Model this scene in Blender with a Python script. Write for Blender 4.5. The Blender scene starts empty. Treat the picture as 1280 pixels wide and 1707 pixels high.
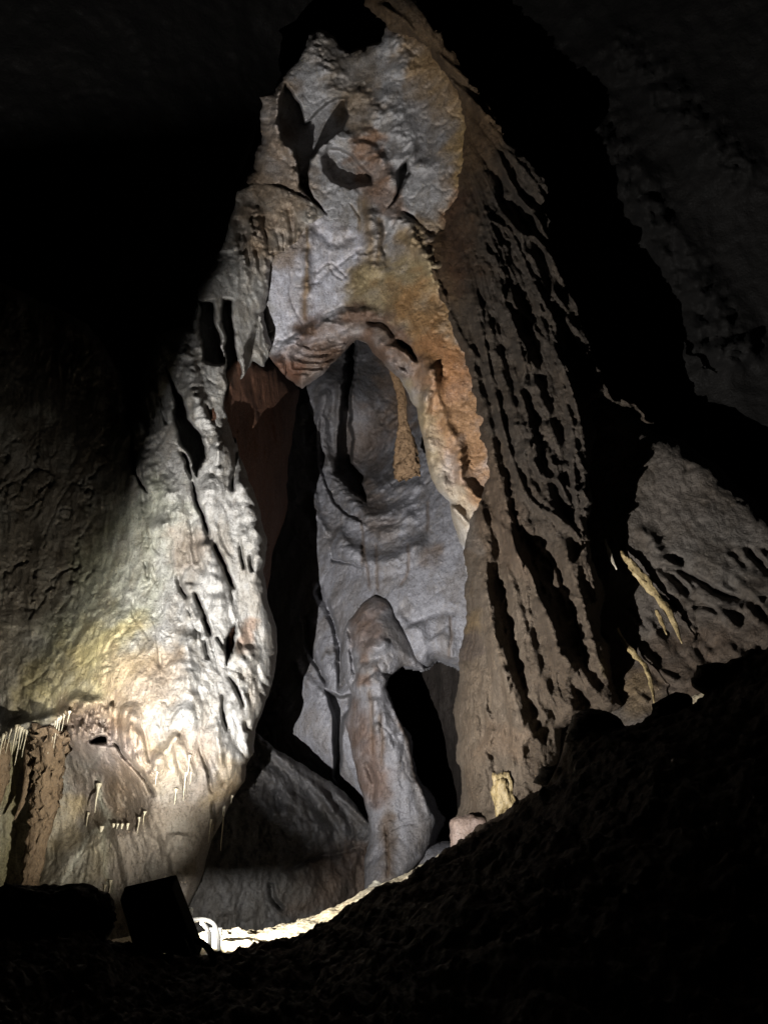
import bpy, bmesh, math, random
import numpy as np
from mathutils import Vector, Matrix

# ------------------------------------------------------------------ camera, world, exposure
scene = bpy.context.scene
COL = scene.collection
PITCH = math.radians(20.0)
W, H = 1280.0, 1707.0
LENS = 28.0
F = H * LENS / 36.0
cam_data = bpy.data.cameras.new('camera')
cam_data.sensor_fit = 'VERTICAL'
cam_data.sensor_height = 36.0
cam_data.sensor_width = 27.0
cam_data.lens = LENS
cam_data.clip_end = 500
cam = bpy.data.objects.new('camera', cam_data)
cam.location = (0, 0, 0)
cam.rotation_euler = (math.radians(90) + PITCH, 0, 0)
COL.objects.link(cam)
scene.camera = cam
scene.render.resolution_x, scene.render.resolution_y = 767, 1024

world = bpy.data.worlds.new('World')
scene.world = world
world.use_nodes = True
bg = world.node_tree.nodes['Background']
bg.inputs['Color'].default_value = (1.0, 0.86, 0.70, 1)
bg.inputs['Strength'].default_value = 0.0009          # a cave: next to no daylight

vs = scene.view_settings
vs.view_transform = 'Standard'
vs.look = 'None'
vs.exposure = 0.0
vs.gamma = 1.0
vs.use_curve_mapping = False
scene.cycles.max_bounces = 6
scene.cycles.diffuse_bounces = 3

CP, SP = math.cos(PITCH), math.sin(PITCH)


def at(px, py, Y):
    """the world point at horizontal distance Y seen at photo pixel px, py (scalars or arrays)"""
    v = (H / 2 - np.asarray(py, float)) / F
    u = (np.asarray(px, float) - W / 2) / F
    dy = CP - v * SP
    t = np.asarray(Y, float) / dy
    return np.stack([u * t, dy * t, (SP + v * CP) * t], axis=-1)


def vec(px, py, Y):
    return Vector(at(px, py, Y).tolist())


# tile helpers: coordinates read off enlarged crops of the photograph
def tile(ox, oy, s):
    return lambda *pts: [(ox + p[0] / s, oy + p[1] / s) + tuple(p[2:]) for p in pts]


T1 = tile(380, 0, 2.4615)
T2 = tile(380, 450, 2.4615)
T3 = tile(380, 900, 2.4615)
T4 = tile(0, 500, 2.6667)
T5 = tile(0, 1050, 2.6667)
T6 = tile(700, 200, 2.2069)
T7 = tile(700, 750, 2.2069)
T8 = tile(150, 1380, 1.9692)

# ------------------------------------------------------------------ lamps
AIM = Vector((0.20, 1.0, 1.2)).normalized()
BOX = vec(265, 1545, 4.32)
LAMP = vec(30, 1552, 4.75)


def add_spot(name, loc, aim, power, color, size_deg, blend, radius):
    d = bpy.data.lights.new(name, 'SPOT')
    d.energy = power
    d.color = color
    d.spot_size = math.radians(size_deg)
    d.spot_blend = blend
    d.shadow_soft_size = radius
    o = bpy.data.objects.new(name, d)
    o.location = loc
    o.rotation_euler = (Vector(aim) - Vector(loc)).to_track_quat('-Z', 'Y').to_euler()
    COL.objects.link(o)
    return o


add_spot('floodlight_beam', LAMP, LAMP + AIM, 8800, (1.0, 0.975, 0.94), 128, 0.8, 0.005)
SPILL = vec(352, 1552, 7.3)
add_spot('floor_spill', SPILL, vec(150, 1270, 9.4), 1250, (1.0, 0.95, 0.80), 62, 1.0, 0.03)
LAMP2 = vec(286, 1524, 6.95)
add_spot('floor_lamp_beam', LAMP2, vec(520, 1540, 8.4), 1200, (1.0, 0.96, 0.86), 110, 0.6, 0.008)

# ------------------------------------------------------------------ noise
_rs = np.random.RandomState(7)
_PERM = _rs.permutation(256)
_PERM = np.concatenate([_PERM, _PERM, _PERM])
_G = _rs.normal(size=(256, 3))
_G /= np.linalg.norm(_G, axis=1, keepdims=True)


def perlin(p):
    i = np.floor(p).astype(np.int64)
    f = p - i
    i &= 255
    w = f * f * f * (f * (f * 6 - 15) + 10)
    out = 0
    for dx in (0, 1):
        wx = w[:, 0] if dx else 1 - w[:, 0]
        for dy in (0, 1):
            wy = w[:, 1] if dy else 1 - w[:, 1]
            for dz in (0, 1):
                wz = w[:, 2] if dz else 1 - w[:, 2]
                h = _PERM[_PERM[_PERM[(i[:, 0] + dx) & 255] + ((i[:, 1] + dy) & 255)] + ((i[:, 2] + dz) & 255)]
                g = _G[h]
                out = out + wx * wy * wz * (g[:, 0] * (f[:, 0] - dx) + g[:, 1] * (f[:, 1] - dy) + g[:, 2] * (f[:, 2] - dz))
    return out * 1.5


def fbm(p, octaves=4, gain=0.5, ridged=False):
    out = np.zeros(len(p))
    a, s = 1.0, 1.0
    for k in range(octaves):
        n = perlin(p * s + 17.3 * k)
        if ridged:
            n = 1 - 2 * np.abs(n)
        out += a * n
        a *= gain
        s *= 2.03
    return out


# ------------------------------------------------------------------ plane geometry
def tps(ctrl, x, y):
    c = np.array(ctrl, float)
    q = c[:, :2] / 1000.0
    n = len(c)

    def U(r2):
        return np.where(r2 > 1e-12, r2 * np.log(r2 + 1e-12), 0.0)
    K = U(((q[:, None] - q[None]) ** 2).sum(-1)) + np.eye(n) * 1e-3
    Pm = np.concatenate([np.ones((n, 1)), q], 1)
    A = np.zeros((n + 3, n + 3))
    A[:n, :n] = K
    A[:n, n:] = Pm
    A[n:, :n] = Pm.T
    b = np.zeros(n + 3)
    b[:n] = c[:, 2]
    s = np.linalg.solve(A, b)
    xs, ys = x / 1000.0, y / 1000.0
    out = s[n] + s[n + 1] * xs + s[n + 2] * ys
    for k in range(n):
        out = out + s[k] * U((xs - q[k, 0]) ** 2 + (ys - q[k, 1]) ** 2)
    return out


def poly_sdf(poly, x, y):
    """signed distance, negative inside"""
    p = [(q[0], q[1]) for q in poly]
    d = np.full(x.shape, 1e18)
    inside = np.zeros(x.shape, bool)
    n = len(p)
    for k in range(n):
        ax, ay = p[k]
        bx, by = p[(k + 1) % n]
        ex, ey = bx - ax, by - ay
        L = ex * ex + ey * ey + 1e-9
        t = np.clip(((x - ax) * ex + (y - ay) * ey) / L, 0, 1)
        d = np.minimum(d, (x - ax - t * ex) ** 2 + (y - ay - t * ey) ** 2)
        if ay != by:
            c = (ay > y) != (by > y)
            inside ^= c & (x < (bx - ax) * (y - ay) / (by - ay) + ax)
    d = np.sqrt(d)
    return np.where(inside, -d, d)


def smooth_line(pts, n=6):
    """Catmull-Rom through points of any width"""
    P = np.array(pts, float)
    if len(P) < 3:
        return P
    E = np.concatenate([[2 * P[0] - P[1]], P, [2 * P[-1] - P[-2]]])
    out = []
    for i in range(1, len(E) - 2):
        for k in range(n):
            t = k / n
            a, b, c, d = E[i - 1], E[i], E[i + 1], E[i + 2]
            out.append(0.5 * (2 * b + (c - a) * t + (2 * a - 5 * b + 4 * c - d) * t * t + (3 * b - a - 3 * c + d) * t ** 3))
    out.append(P[-1])
    return np.array(out)


def sstep(a, b, x):
    t = np.clip((x - a) / (b - a), 0, 1)
    return t * t * (3 - 2 * t)


def line_field(pts, x, y):
    """distance, side (+ on the right hand of a downward stroke's left...), and position 0..1 along"""
    P = np.asarray(pts, float)
    seg = np.sqrt(((P[1:, :2] - P[:-1, :2]) ** 2).sum(1))
    tot = seg.sum() + 1e-9
    acc = 0.0
    d = np.full(x.shape, 1e18)
    sd = np.zeros(x.shape)
    along = np.zeros(x.shape)
    for k in range(len(P) - 1):
        ax, ay = P[k, :2]
        ex, ey = P[k + 1, :2] - P[k, :2]
        L = ex * ex + ey * ey + 1e-9
        t = np.clip(((x - ax) * ex + (y - ay) * ey) / L, 0, 1)
        qx, qy = x - ax - t * ex, y - ay - t * ey
        q = qx * qx + qy * qy
        m = q < d
        d = np.where(m, q, d)
        sd = np.where(m, np.sign(ex * qy - ey * qx), sd)
        along = np.where(m, (acc + t * seg[k]) / tot, along)
        acc += seg[k]
    return np.sqrt(d), sd, along


# ------------------------------------------------------------------ objects
def tag(o, label=None, cat=None, group=None, kind=None):
    if label:
        o['label'] = label
    if cat:
        o['category'] = cat
    if group:
        o['group'] = group
    if kind:
        o['kind'] = kind
    return o


def mesh_np(name, verts, faces, mat, colors=None, parent=None, smooth=True):
    me = bpy.data.meshes.new(name)
    verts = np.asarray(verts, float)
    base = np.array([verts[:, 0].mean(), verts[:, 1].mean(), verts[:, 2].min()])
    loc = base if parent is None else np.zeros(3)
    v = verts - loc
    faces = np.asarray(faces, np.int32)
    k = faces.shape[1]
    me.vertices.add(len(v))
    me.vertices.foreach_set('co', v.astype(np.float32).ravel())
    me.loops.add(faces.size)
    me.loops.foreach_set('vertex_index', faces.ravel())
    me.polygons.add(len(faces))
    me.polygons.foreach_set('loop_start', np.arange(0, faces.size, k, dtype=np.int32))
    me.polygons.foreach_set('loop_total', np.full(len(faces), k, np.int32))
    if smooth:
        me.polygons.foreach_set('use_smooth', np.ones(len(faces), bool))
    me.update(calc_edges=True)
    me.validate()
    if colors is not None:
        a = me.color_attributes.new('col', 'FLOAT_COLOR', 'POINT')
        c = np.ones((len(v), 4), np.float32)
        c[:, :3] = np.clip(colors, 0, 1)
        a.data.foreach_set('color', c.ravel())
    me.materials.append(mat)
    o = bpy.data.objects.new(name, me)
    o.location = loc
    COL.objects.link(o)
    if parent is not None:
        o.parent = parent
    return o


# ------------------------------------------------------------------ materials
def rock_material(name, col=None, bump=0.5, fine=26.0, rough=0.62, spec=0.35, stretch=(1, 1, 0.45)):
    m = bpy.data.materials.new(name)
    m.use_nodes = True
    nt = m.node_tree
    N, L = nt.nodes, nt.links
    b = N['Principled BSDF']
    geo = N.new('ShaderNodeNewGeometry')
    mp = N.new('ShaderNodeMapping')
    mp.inputs['Scale'].default_value = stretch
    L.new(geo.outputs['Position'], mp.inputs['Vector'])
    if col is None:
        base = N.new('ShaderNodeAttribute')
        base.attribute_name = 'col'
        bc = base.outputs['Color']
    else:
        base = N.new('ShaderNodeRGB')
        base.outputs[0].default_value = (*col, 1)
        bc = base.outputs[0]

    def noise(scale, detail, rough_, vecout):
        n = N.new('ShaderNodeTexNoise')
        n.inputs['Scale'].default_value = scale
        n.inputs['Detail'].default_value = detail
        n.inputs['Roughness'].default_value = rough_
        L.new(vecout, n.inputs['Vector'])
        return n.outputs['Fac']

    def ramp(fac, stops):
        r = N.new('ShaderNodeValToRGB')
        e = r.color_ramp.elements
        e[0].position, e[0].color = stops[0][0], (*stops[0][1], 1)
        e[1].position, e[1].color = stops[-1][0], (*stops[-1][1], 1)
        for s in stops[1:-1]:
            q = e.new(s[0])
            q.color = (*s[1], 1)
        L.new(fac, r.inputs['Fac'])
        return r.outputs['Color']

    def mix(mode, fac, a, c):
        x = N.new('ShaderNodeMix')
        x.data_type = 'RGBA'
        x.blend_type = mode
        if isinstance(fac, float):
            x.inputs[0].default_value = fac
        else:
            L.new(fac, x.inputs[0])
        L.new(a, x.inputs[6])
        L.new(c, x.inputs[7])
        return x.outputs[2]
    V = mp.outputs['Vector']
    P = geo.outputs['Position']
    big = ramp(noise(2.6, 8, 0.62, V), [(0.30, (0.50, 0.42, 0.33)), (0.44, (0.86, 0.82, 0.76)), (0.52, (1, 1, 1)), (0.70, (1.22, 1.22, 1.22))])
    c1 = mix('MULTIPLY', 0.75, bc, big)
    mid = ramp(noise(14.0, 8, 0.7, V), [(0.32, (0.42, 0.37, 0.32)), (0.47, (1, 1, 1)), (0.70, (1.25, 1.25, 1.25))])
    c2 = mix('MULTIPLY', 0.7, c1, mid)
    pits = ramp(noise(48.0, 4, 0.65, P), [(0.34, (0.22, 0.19, 0.17)), (0.45, (1, 1, 1)), (0.68, (1.25, 1.25, 1.25))])
    c3 = mix('MULTIPLY', 0.7, c2, pits)
    L.new(c3, b.inputs['Base Color'])
    rr = N.new('ShaderNodeMapRange')
    L.new(noise(30.0, 4, 0.6, P), rr.inputs['Value'])
    rr.inputs['From Min'].default_value = 0.35
    rr.inputs['From Max'].default_value = 0.65
    rr.inputs['To Min'].default_value = rough - 0.22
    rr.inputs['To Max'].default_value = rough + 0.2
    L.new(rr.outputs['Result'], b.inputs['Roughness'])
    b.inputs['Specular IOR Level'].default_value = spec
    # bump: two scales of broken rock
    h1 = noise(fine, 10, 0.68, P)
    h2 = noise(fine * 0.35, 6, 0.6, V)
    ad = N.new('ShaderNodeMath')
    ad.operation = 'MULTIPLY_ADD'
    L.new(h2, ad.inputs[0])
    ad.inputs[1].default_value = 1.6
    L.new(h1, ad.inputs[2])
    bp = N.new('ShaderNodeBump')
    bp.inputs['Strength'].default_value = bump
    bp.inputs['Distance'].default_value = 0.045
    L.new(ad.outputs[0], bp.inputs['Height'])
    L.new(bp.outputs['Normal'], b.inputs['Normal'])
    return m


def plain(name, col, rough=0.5, metal=0.0, bump=0.0):
    m = bpy.data.materials.new(name)
    m.use_nodes = True
    nt = m.node_tree
    b = nt.nodes['Principled BSDF']
    n = nt.nodes.new('ShaderNodeTexNoise')
    n.inputs['Scale'].default_value = 40
    n.inputs['Detail'].default_value = 6
    r = nt.nodes.new('ShaderNodeValToRGB')
    r.color_ramp.elements[0].color = (*[c * 0.7 for c in col], 1)
    r.color_ramp.elements[1].color = (*[min(1, c * 1.2) for c in col], 1)
    nt.links.new(n.outputs['Fac'], r.inputs['Fac'])
    nt.links.new(r.outputs['Color'], b.inputs['Base Color'])
    b.inputs['Roughness'].default_value = rough
    b.inputs['Metallic'].default_value = metal
    return m


ROCK = rock_material('limestone', bump=0.62, fine=34, spec=0.5)
ROCK_SOFT = rock_material('smooth_limestone', bump=0.5, fine=24, rough=0.7)
FLOW = rock_material('rough_flowstone', bump=0.75, fine=32, rough=0.75, spec=0.25)
MUD = rock_material('dark_cave_earth', bump=0.6, fine=22, rough=0.85, spec=0.2, stretch=(1, 1, 1))


# ------------------------------------------------------------------ rock surfaces
class Rock:
    """One rock mass: an outline, a surface through measured points, then relief and stains."""

    def __init__(s, outline, ctrl, step=2.0, rd=0.8, rr=40.0, jag=5.0, margin=0, col=(0.4, 0.38, 0.36),
                 amp=0.10, wave=1.0, flow=0.45, octaves=6, ridge_amp=0.04, gain=0.5, crack=0.05, shear=0.0, mod=0.75, grain=0.010):
        s.mod = mod
        s.outline = outline
        xs = [p[0] for p in outline]
        ys = [p[1] for p in outline]
        x0, x1, y0, y1 = min(xs) - 12, max(xs) + 12, min(ys) - 12, max(ys) + 12
        x0, x1, y0, y1 = max(x0, -330), min(x1, 1610), max(y0, -330), min(y1, 1850)
        s.nx, s.ny = int((x1 - x0) / step) + 1, int((y1 - y0) / step) + 1
        gx, gy = np.meshgrid(x0 + step * np.arange(s.nx), y0 + step * np.arange(s.ny))
        s.x, s.y = gx.ravel(), gy.ravel()
        s.step = step
        s.Y0 = tps(ctrl, s.x, s.y)
        P = at(s.x, s.y, s.Y0)
        s.P = P
        # ragged edge
        w1 = fbm(P * 1.9 + 3.1, 6, 0.52)
        w2 = fbm(P * 1.9 + 9.7, 6, 0.52)
        s.wx, s.wy = s.x + jag * w1, s.y + jag * w2
        s.w1, s.w2 = w1, w2
        s.w3 = fbm(P * 2.6 + 21.7, 3, 0.6)
        s.sdf = poly_sdf(outline, s.wx, s.wy)
        s.D = np.zeros(len(s.x))            # metres towards the viewer
        s.C = np.tile(np.array(col, float), (len(s.x), 1))
        q = P.copy()
        q[:, 0] += shear * q[:, 2]
        q[:, 2] *= flow
        n = fbm(q / wave, octaves, gain)
        s.D += amp * n
        if ridge_amp:
            q2 = P.copy()
            q2[:, 0] += shear * q2[:, 2]
            q2[:, 2] *= flow * 0.7
            s.D += ridge_amp * (fbm(q2 / (wave * 0.45) + 5.5, 4, 0.55, True) - 0.6)
        if grain:
            q3 = P * np.array([1, 1, max(flow, 0.5)])
            s.D += grain * (fbm(q3 / 0.17, 3, 0.65, True) - 0.5) * np.clip(0.8 + 0.8 * s.w3, 0.1, 2)
        if crack:
            for k, (fr_, a_) in enumerate(((1.1, 1.0), (2.3, 0.7), (5.0, 0.4))):
                qc = P * fr_ + 0.35 * np.stack([s.w1, s.w2, s.w1], 1) + 40 * k
                qc[:, 2] *= flow
                nz = perlin(qc)
                s.D -= crack * a_ * np.exp(-(nz / 0.045) ** 2) * sstep(-0.15, 0.35, perlin(P * 0.9 + 13 * k))
        e = np.clip(-s.sdf, 0, None)
        rdv = rd(s.x, s.y) if callable(rd) else rd
        rrv = rr(s.x, s.y) if callable(rr) else rr
        t = np.clip(1 - e / rrv, 0, 1)
        s.D -= rdv * (1 - np.sqrt(np.clip(1 - t * t, 0, 1)))

    def _near(s, pts, w):
        p = np.array([q[:2] for q in pts], float)
        m = (s.x > p[:, 0].min() - w) & (s.x < p[:, 0].max() + w) & (s.y > p[:, 1].min() - w) & (s.y < p[:, 1].max() + w)
        return np.nonzero(m)[0]

    def ridge(s, pts, w, h, prof='gauss', taper=True, jag=3.0, steep=0.3):
        pts = smooth_line(pts)
        jag = min(jag * 1.5, 0.55 * w + 1.0)
        i = s._near(pts, w * 3.2 + jag * 3)
        if not len(i):
            return s
        d, side, al = line_field(pts, s.x[i] + jag * s.w2[i], s.y[i] + jag * s.w1[i])
        ww = w
        if prof == 'right':                 # sheer on the picture's right side
            ww = np.where(side > 0, w, w * steep)
        elif prof == 'left':
            ww = np.where(side < 0, w, w * steep)
        t = d / ww
        if prof == 'sharp':
            f = np.clip(1 - t, 0, 1) ** 1.4
        else:
            f = np.exp(-1.8 * t * t)
        if taper:
            f = f * sstep(0, 0.12, al) * sstep(1.0, 0.85, al)
        f = f * np.clip(0.9 + s.mod * s.w3[i], 0.15, 1.8)
        s.D[i] += h * f
        return s

    def hollow(s, poly, depth, soft=4.0, jag=3.0):
        jag = jag * 1.3
        i = s._near(poly, soft + jag * 3 + 4)
        d = poly_sdf(poly, s.x[i] + jag * s.w2[i], s.y[i] + jag * s.w1[i])
        s.D[i] -= depth * sstep(soft * 0.3, -soft, d)
        return s

    def stain(s, poly, col, soft=12.0, amt=1.0, jag=14.0):
        soft, jag = soft * 1.5, jag * 1.4
        col = np.array(col, float)
        col = np.clip(col.mean() + (col - col.mean()) * 1.12, 0.01, 1)
        i = s._near(poly, soft * 2 + jag * 3)
        d = poly_sdf(poly, s.x[i] + jag * s.w1[i], s.y[i] + jag * s.w2[i])
        f = (amt * sstep(soft, -soft, d - 0.75 * soft + 0.6 * soft * s.w3[i]) * np.clip(0.9 + 0.5 * s.w2[i], 0.4, 1.0))[:, None]
        s.C[i] = s.C[i] * (1 - f) + np.array(col) * f
        return s

    def streak(s, pts, w, col, amt=1.0, jag=6.0, taper=True):
        pts = smooth_line(pts)
        i = s._near(pts, w * 2.5 + jag * 3)
        if not len(i):
            return s
        d, side, al = line_field(pts, s.x[i] + jag * s.w1[i], s.y[i] + jag * s.w2[i])
        f = amt * np.exp(-1.8 * (d / w) ** 2)
        if taper:
            f = f * sstep(0, 0.12, al) * sstep(1, 0.85, al)
        s.C[i] = s.C[i] * (1 - f[:, None]) + np.array(col) * f[:, None]
        return s

    def depth_at(s, px, py):
        k = np.argmin((s.x - px) ** 2 + (s.y - py) ** 2)
        return s.Y0[k] - s.D[k]

    def build(s, name, mat, label, cat, group=None, kind='thing'):
        g = s.sdf.reshape(s.ny, s.nx)
        keep = g < 0
        c = keep[:-1, :-1] | keep[1:, :-1] | keep[:-1, 1:] | keep[1:, 1:]
        if getattr(s, 'holes', None) is not None:
            hb = (s.holes.reshape(s.ny, s.nx) > 0)
            c &= hb[:-1, :-1] | hb[1:, :-1] | hb[:-1, 1:] | hb[1:, 1:]
        gy, gx = np.gradient(g, s.step)
        gx, gy = gx.ravel(), gy.ravel()
        nn = np.sqrt(gx * gx + gy * gy) + 1e-6
        out = (s.sdf > 0) & (s.sdf < s.step * 2)
        mv = np.where(out, s.sdf, 0)
        x = s.x - mv * gx / nn
        y = s.y - mv * gy / nn
        V = at(x, y, s.Y0 - s.D)
        jj, ii = np.nonzero(c)
        a = jj * s.nx + ii
        fa = np.stack([a, a + s.nx, a + s.nx + 1, a + 1], 1)
        used = np.unique(fa)
        mp = np.full(len(s.x), -1, np.int64)
        mp[used] = np.arange(len(used))
        o = mesh_np(name, V[used], mp[fa], mat, s.C[used] * getattr(s, 'tone', 0.62))
        return tag(o, label, cat, group, kind)


PALE = (0.46, 0.455, 0.47)
GREY = (0.33, 0.32, 0.32)
TAN = (0.36, 0.28, 0.19)
OCHRE = (0.40, 0.25, 0.10)
RUST = (0.26, 0.13, 0.06)
BROWN = (0.17, 0.115, 0.075)
DARK = (0.07, 0.05, 0.04)
CREAM = (0.55, 0.47, 0.30)

# ---- far dark walls and roof of the chamber
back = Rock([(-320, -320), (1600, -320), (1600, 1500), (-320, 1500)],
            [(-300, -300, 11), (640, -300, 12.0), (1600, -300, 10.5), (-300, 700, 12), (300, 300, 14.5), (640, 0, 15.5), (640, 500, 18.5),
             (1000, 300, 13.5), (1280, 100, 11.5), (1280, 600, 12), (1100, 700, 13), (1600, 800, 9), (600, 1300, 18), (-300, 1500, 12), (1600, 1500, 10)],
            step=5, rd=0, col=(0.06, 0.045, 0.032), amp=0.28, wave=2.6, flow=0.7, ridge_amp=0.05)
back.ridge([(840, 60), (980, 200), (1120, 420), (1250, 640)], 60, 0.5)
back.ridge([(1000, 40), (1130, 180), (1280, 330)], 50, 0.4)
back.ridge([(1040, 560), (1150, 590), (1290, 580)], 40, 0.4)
back.tone = 0.025  # albedo cut almost to black to paint the unlit depth of the chamber
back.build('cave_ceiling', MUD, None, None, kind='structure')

# ---- left dark wall
lw = Rock([(-320, -100), (150, 100), (330, 330), (420, 300), (420, 700), (330, 1000), (-320, 1300)],
          [(-300, 0, 12.1), (-300, 1200, 10.799999999999999), (0, 500, 13.1), (0, 900, 12.2), (200, 300, 14.6), (200, 800, 13.5), (400, 400, 15.4), (400, 700, 14.6)],
          step=4, rd=1.5, rr=120, col=(0.16, 0.13, 0.10), amp=0.2, wave=1.5)
for k in range(5):
    y = 560 + 105 * k
    lw.ridge([(-300, y + 250), (-60, y + 130), (90, y + 20), (180, y - 120)], 40, 0.14)
lw.tone = 0.05  # colour darkened so the wall sinks into shadow beyond the beam
lw.build('rock_wall', ROCK, 'dim brown rock wall in shadow, left of the brightly lit buttress', 'rock wall')

# ---- pocket
pk = Rock([(300, 480), (900, 480), (900, 1620), (300, 1620)],
          [(600, 600, 17), (560, 650, 15.8), (600, 760, 16.6), (640, 700, 16.2), (700, 750, 14.8), (540, 800, 15.8), (620, 880, 14.2),
           (700, 880, 13.6), (560, 960, 14.2), (480, 900, 15.5), (480, 1100, 14.5), (600, 1050, 13.3), (740, 950, 13), (740, 1080, 12.8),
           (640, 1250, 12.8), (500, 1200, 13.6), (680, 1450, 12.2), (560, 1350, 13.8), (450, 1500, 13.4), (600, 1450, 13.4), (480, 600, 17), (850, 700, 14), (850, 1300, 12.5)],
          step=2, rd=0, col=(0.385, 0.385, 0.43), amp=0.08, wave=1.3, flow=0.8, ridge_amp=0.012, crack=0.03, mod=0.3)
hole = T3((640, 610), (655, 560), (710, 515), (760, 520), (800, 528), (860, 500), (925, 520), (1000, 560), (1000, 1250), (850, 1240), (880, 1150), (830, 1050), (770, 960), (745, 800), (690, 720))
pk.holes = poly_sdf(hole, pk.x + 5 * pk.w1, pk.y + 5 * pk.w2)
t = np.clip(1 - pk.holes / 26, 0, 1)
pk.D -= np.where(pk.holes > 0, 0.7 * (1 - np.sqrt(np.clip(1 - t * t, 0, 1))), 0.7)
# black slot and U shaped folds round it
pk.hollow(T2((488, 285), (530, 285), (520, 420), (505, 560), (500, 640), (520, 690), (510, 790), (560, 840), (570, 950), (520, 920), (440, 830), (450, 640), (470, 480)), 1.6, 6)
pk.ridge(T2((410, 380), (395, 560), (400, 720), (440, 860), (520, 960), (600, 1010), (700, 990), (790, 900)), 16, 0.28, 'gauss', jag=1.2)
pk.ridge(T2((375, 560), (365, 760), (400, 900), (470, 1000), (590, 1060)), 12, 0.28, 'right', jag=1.2)
pk.ridge(T2((470, 420), (450, 600), (455, 740), (500, 850)), 9, 0.25, jag=1.2)
pk.ridge(T2((640, 880), (700, 840), (760, 800)), 16, 0.25, jag=1.2)
pk.ridge(T2((560, 830), (640, 900), (720, 900), (800, 860)), 16, 0.22, jag=1.2)
pk.ridge(T2((420, 1080), (500, 1170), (600, 1200), (720, 1180), (820, 1080)), 18, 0.35, jag=1.2)
pk.ridge(T2((600, 1080), (690, 1060), (770, 990)), 14, 0.15, jag=1.2)
pk.ridge(T2((350, 900), (360, 1000), (420, 1100)), 10, 0.3, jag=1.2)
pk.ridge(T2((440, 1060), (500, 1130), (560, 1150)), 12, 0.22, jag=1.2)
pk.hollow(T3((410, 20), (440, 70), (500, 90), (570, 120), (500, 105), (430, 90)), 0.3, 5)
sl = smooth_line(T2((520, 200), (505, 420), (500, 560), (515, 700), (560, 800)))
dd, _, al = line_field(sl, pk.x, pk.y)
m = np.exp(-(dd / 150) ** 2) * sstep(620, 720, pk.y) * sstep(20, 50, dd)
bq = np.stack([dd / 17 + 0.9 * pk.w1, al * 1.5 + pk.x / 900, np.zeros_like(dd)], 1)
bn = fbm(bq, 4, 0.6, True)
pk.D += m * 0.09 * (bn - 0.5)
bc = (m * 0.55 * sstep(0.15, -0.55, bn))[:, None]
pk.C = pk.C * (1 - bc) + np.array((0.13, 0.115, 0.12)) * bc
# crevices on the lower left
pk.ridge(T3((360, 170), (400, 270), (440, 380), (455, 480), (460, 600), (445, 650)), 9, -0.5, 'sharp', jag=5)
pk.ridge(T3((305, 310), (330, 420), (370, 540), (410, 620)), 7, -0.4, 'sharp', jag=5)
pk.ridge(T3((330, 310), (380, 430), (420, 560)), 16, 0.18)
pk.ridge(T3((270, 480), (330, 590), (400, 650)), 10, 0.2)
pk.hollow(T3((395, 618), (460, 640), (520, 625), (505, 700), (480, 740), (470, 900), (448, 1005), (430, 980), (432, 730)), 0.9, 6)
pk.ridge(T3((700, 260), (760, 330), (860, 300), (960, 300)), 12, -0.12)
pk.ridge(T3((760, 340), (800, 420), (800, 520)), 22, 0.18)
pk.ridge(T3((860, 380), (900, 430), (920, 500)), 22, 0.16)
for pts in (T3((545, 0), (570, 110), (585, 220)), T3((600, 0), (612, 110), (615, 230)), T2((540, 1000), (555, 1120), (550, 1230)), T2((815, 940), (820, 1020), (818, 1080)),
            T3((735, 0), (740, 120), (700, 200)), T3((910, 300), (915, 400), (905, 500))):
    pk.ridge(pts, 2.6, -0.08, 'sharp', jag=3)
    pk.streak(pts, 4, BROWN, 0.7, 3)
pk.stain(T2((400, 280), (660, 280), (720, 420), (680, 700), (640, 860), (520, 860), (420, 760), (380, 560)), (0.15, 0.14, 0.145), 22, 0.85)  # shade of the deep upper recess painted on as dark grey
pk.stain(T2((500, 590), (620, 590), (640, 700), (600, 780), (520, 760)), (0.25, 0.19, 0.16), 14, 0.6)
pk.stain(T3((820, 40), (870, 40), (860, 80), (800, 100)), BROWN, 6, 0.8, 5)
pk.stain(T2((540, 860), (620, 960), (640, 1080), (590, 1050)), BROWN, 10, 0.6)
pk.stain(T2((640, 300), (740, 400), (740, 640), (690, 640), (650, 450)), (0.3, 0.2, 0.13), 10, 0.6)
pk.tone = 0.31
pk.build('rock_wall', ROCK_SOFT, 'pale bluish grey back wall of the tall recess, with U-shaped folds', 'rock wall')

# inside of the low hole
hw = Rock(T3((560, 400), (1040, 400), (1040, 1340), (560, 1340)),
          [(620, 1100, 16.5), (690, 1250, 16.0), (720, 1200, 14.5), (760, 1150, 13.8), (760, 1380, 13.4), (700, 1400, 15)],
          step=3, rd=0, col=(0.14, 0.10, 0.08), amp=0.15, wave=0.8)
hw.tone = 0.06  # darkness inside the hole baked into the rock colour
hw.build('rock_wall', FLOW, 'nearly black brown rock inside the low arched hole', 'rock wall')

# ---- rounded rib standing in the recess
rib = Rock(T3((478, 380), (500, 330), (560, 250), (600, 222), (650, 245), (680, 300), (720, 380), (800, 480), (800, 530), (720, 515), (665, 555), (645, 600), (655, 650), (700, 730), (745, 810), (765, 950),
               (800, 1030), (850, 1150), (830, 1230), (800, 1300), (700, 1430), (560, 1480), (560, 1300), (590, 1200), (560, 1100), (530, 950), (480, 740), (510, 640), (480, 560), (470, 460)),
           [(580, 1060, 12.9), (625, 1000, 12.9), (625, 1060, 12.3), (700, 1100, 12.75), (600, 1150, 12.4), (625, 1140, 12.2), (590, 1200, 12.5), (640, 1230, 12.0), (670, 1300, 12.05), (620, 1300, 12.2),
            (620, 1400, 11.9), (700, 1400, 11.9), (660, 1470, 11.6)],
           step=2, rd=0.35, rr=40, col=(0.39, 0.385, 0.42), amp=0.07, wave=0.8, flow=0.7, ridge_amp=0.02, jag=4)
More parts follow.
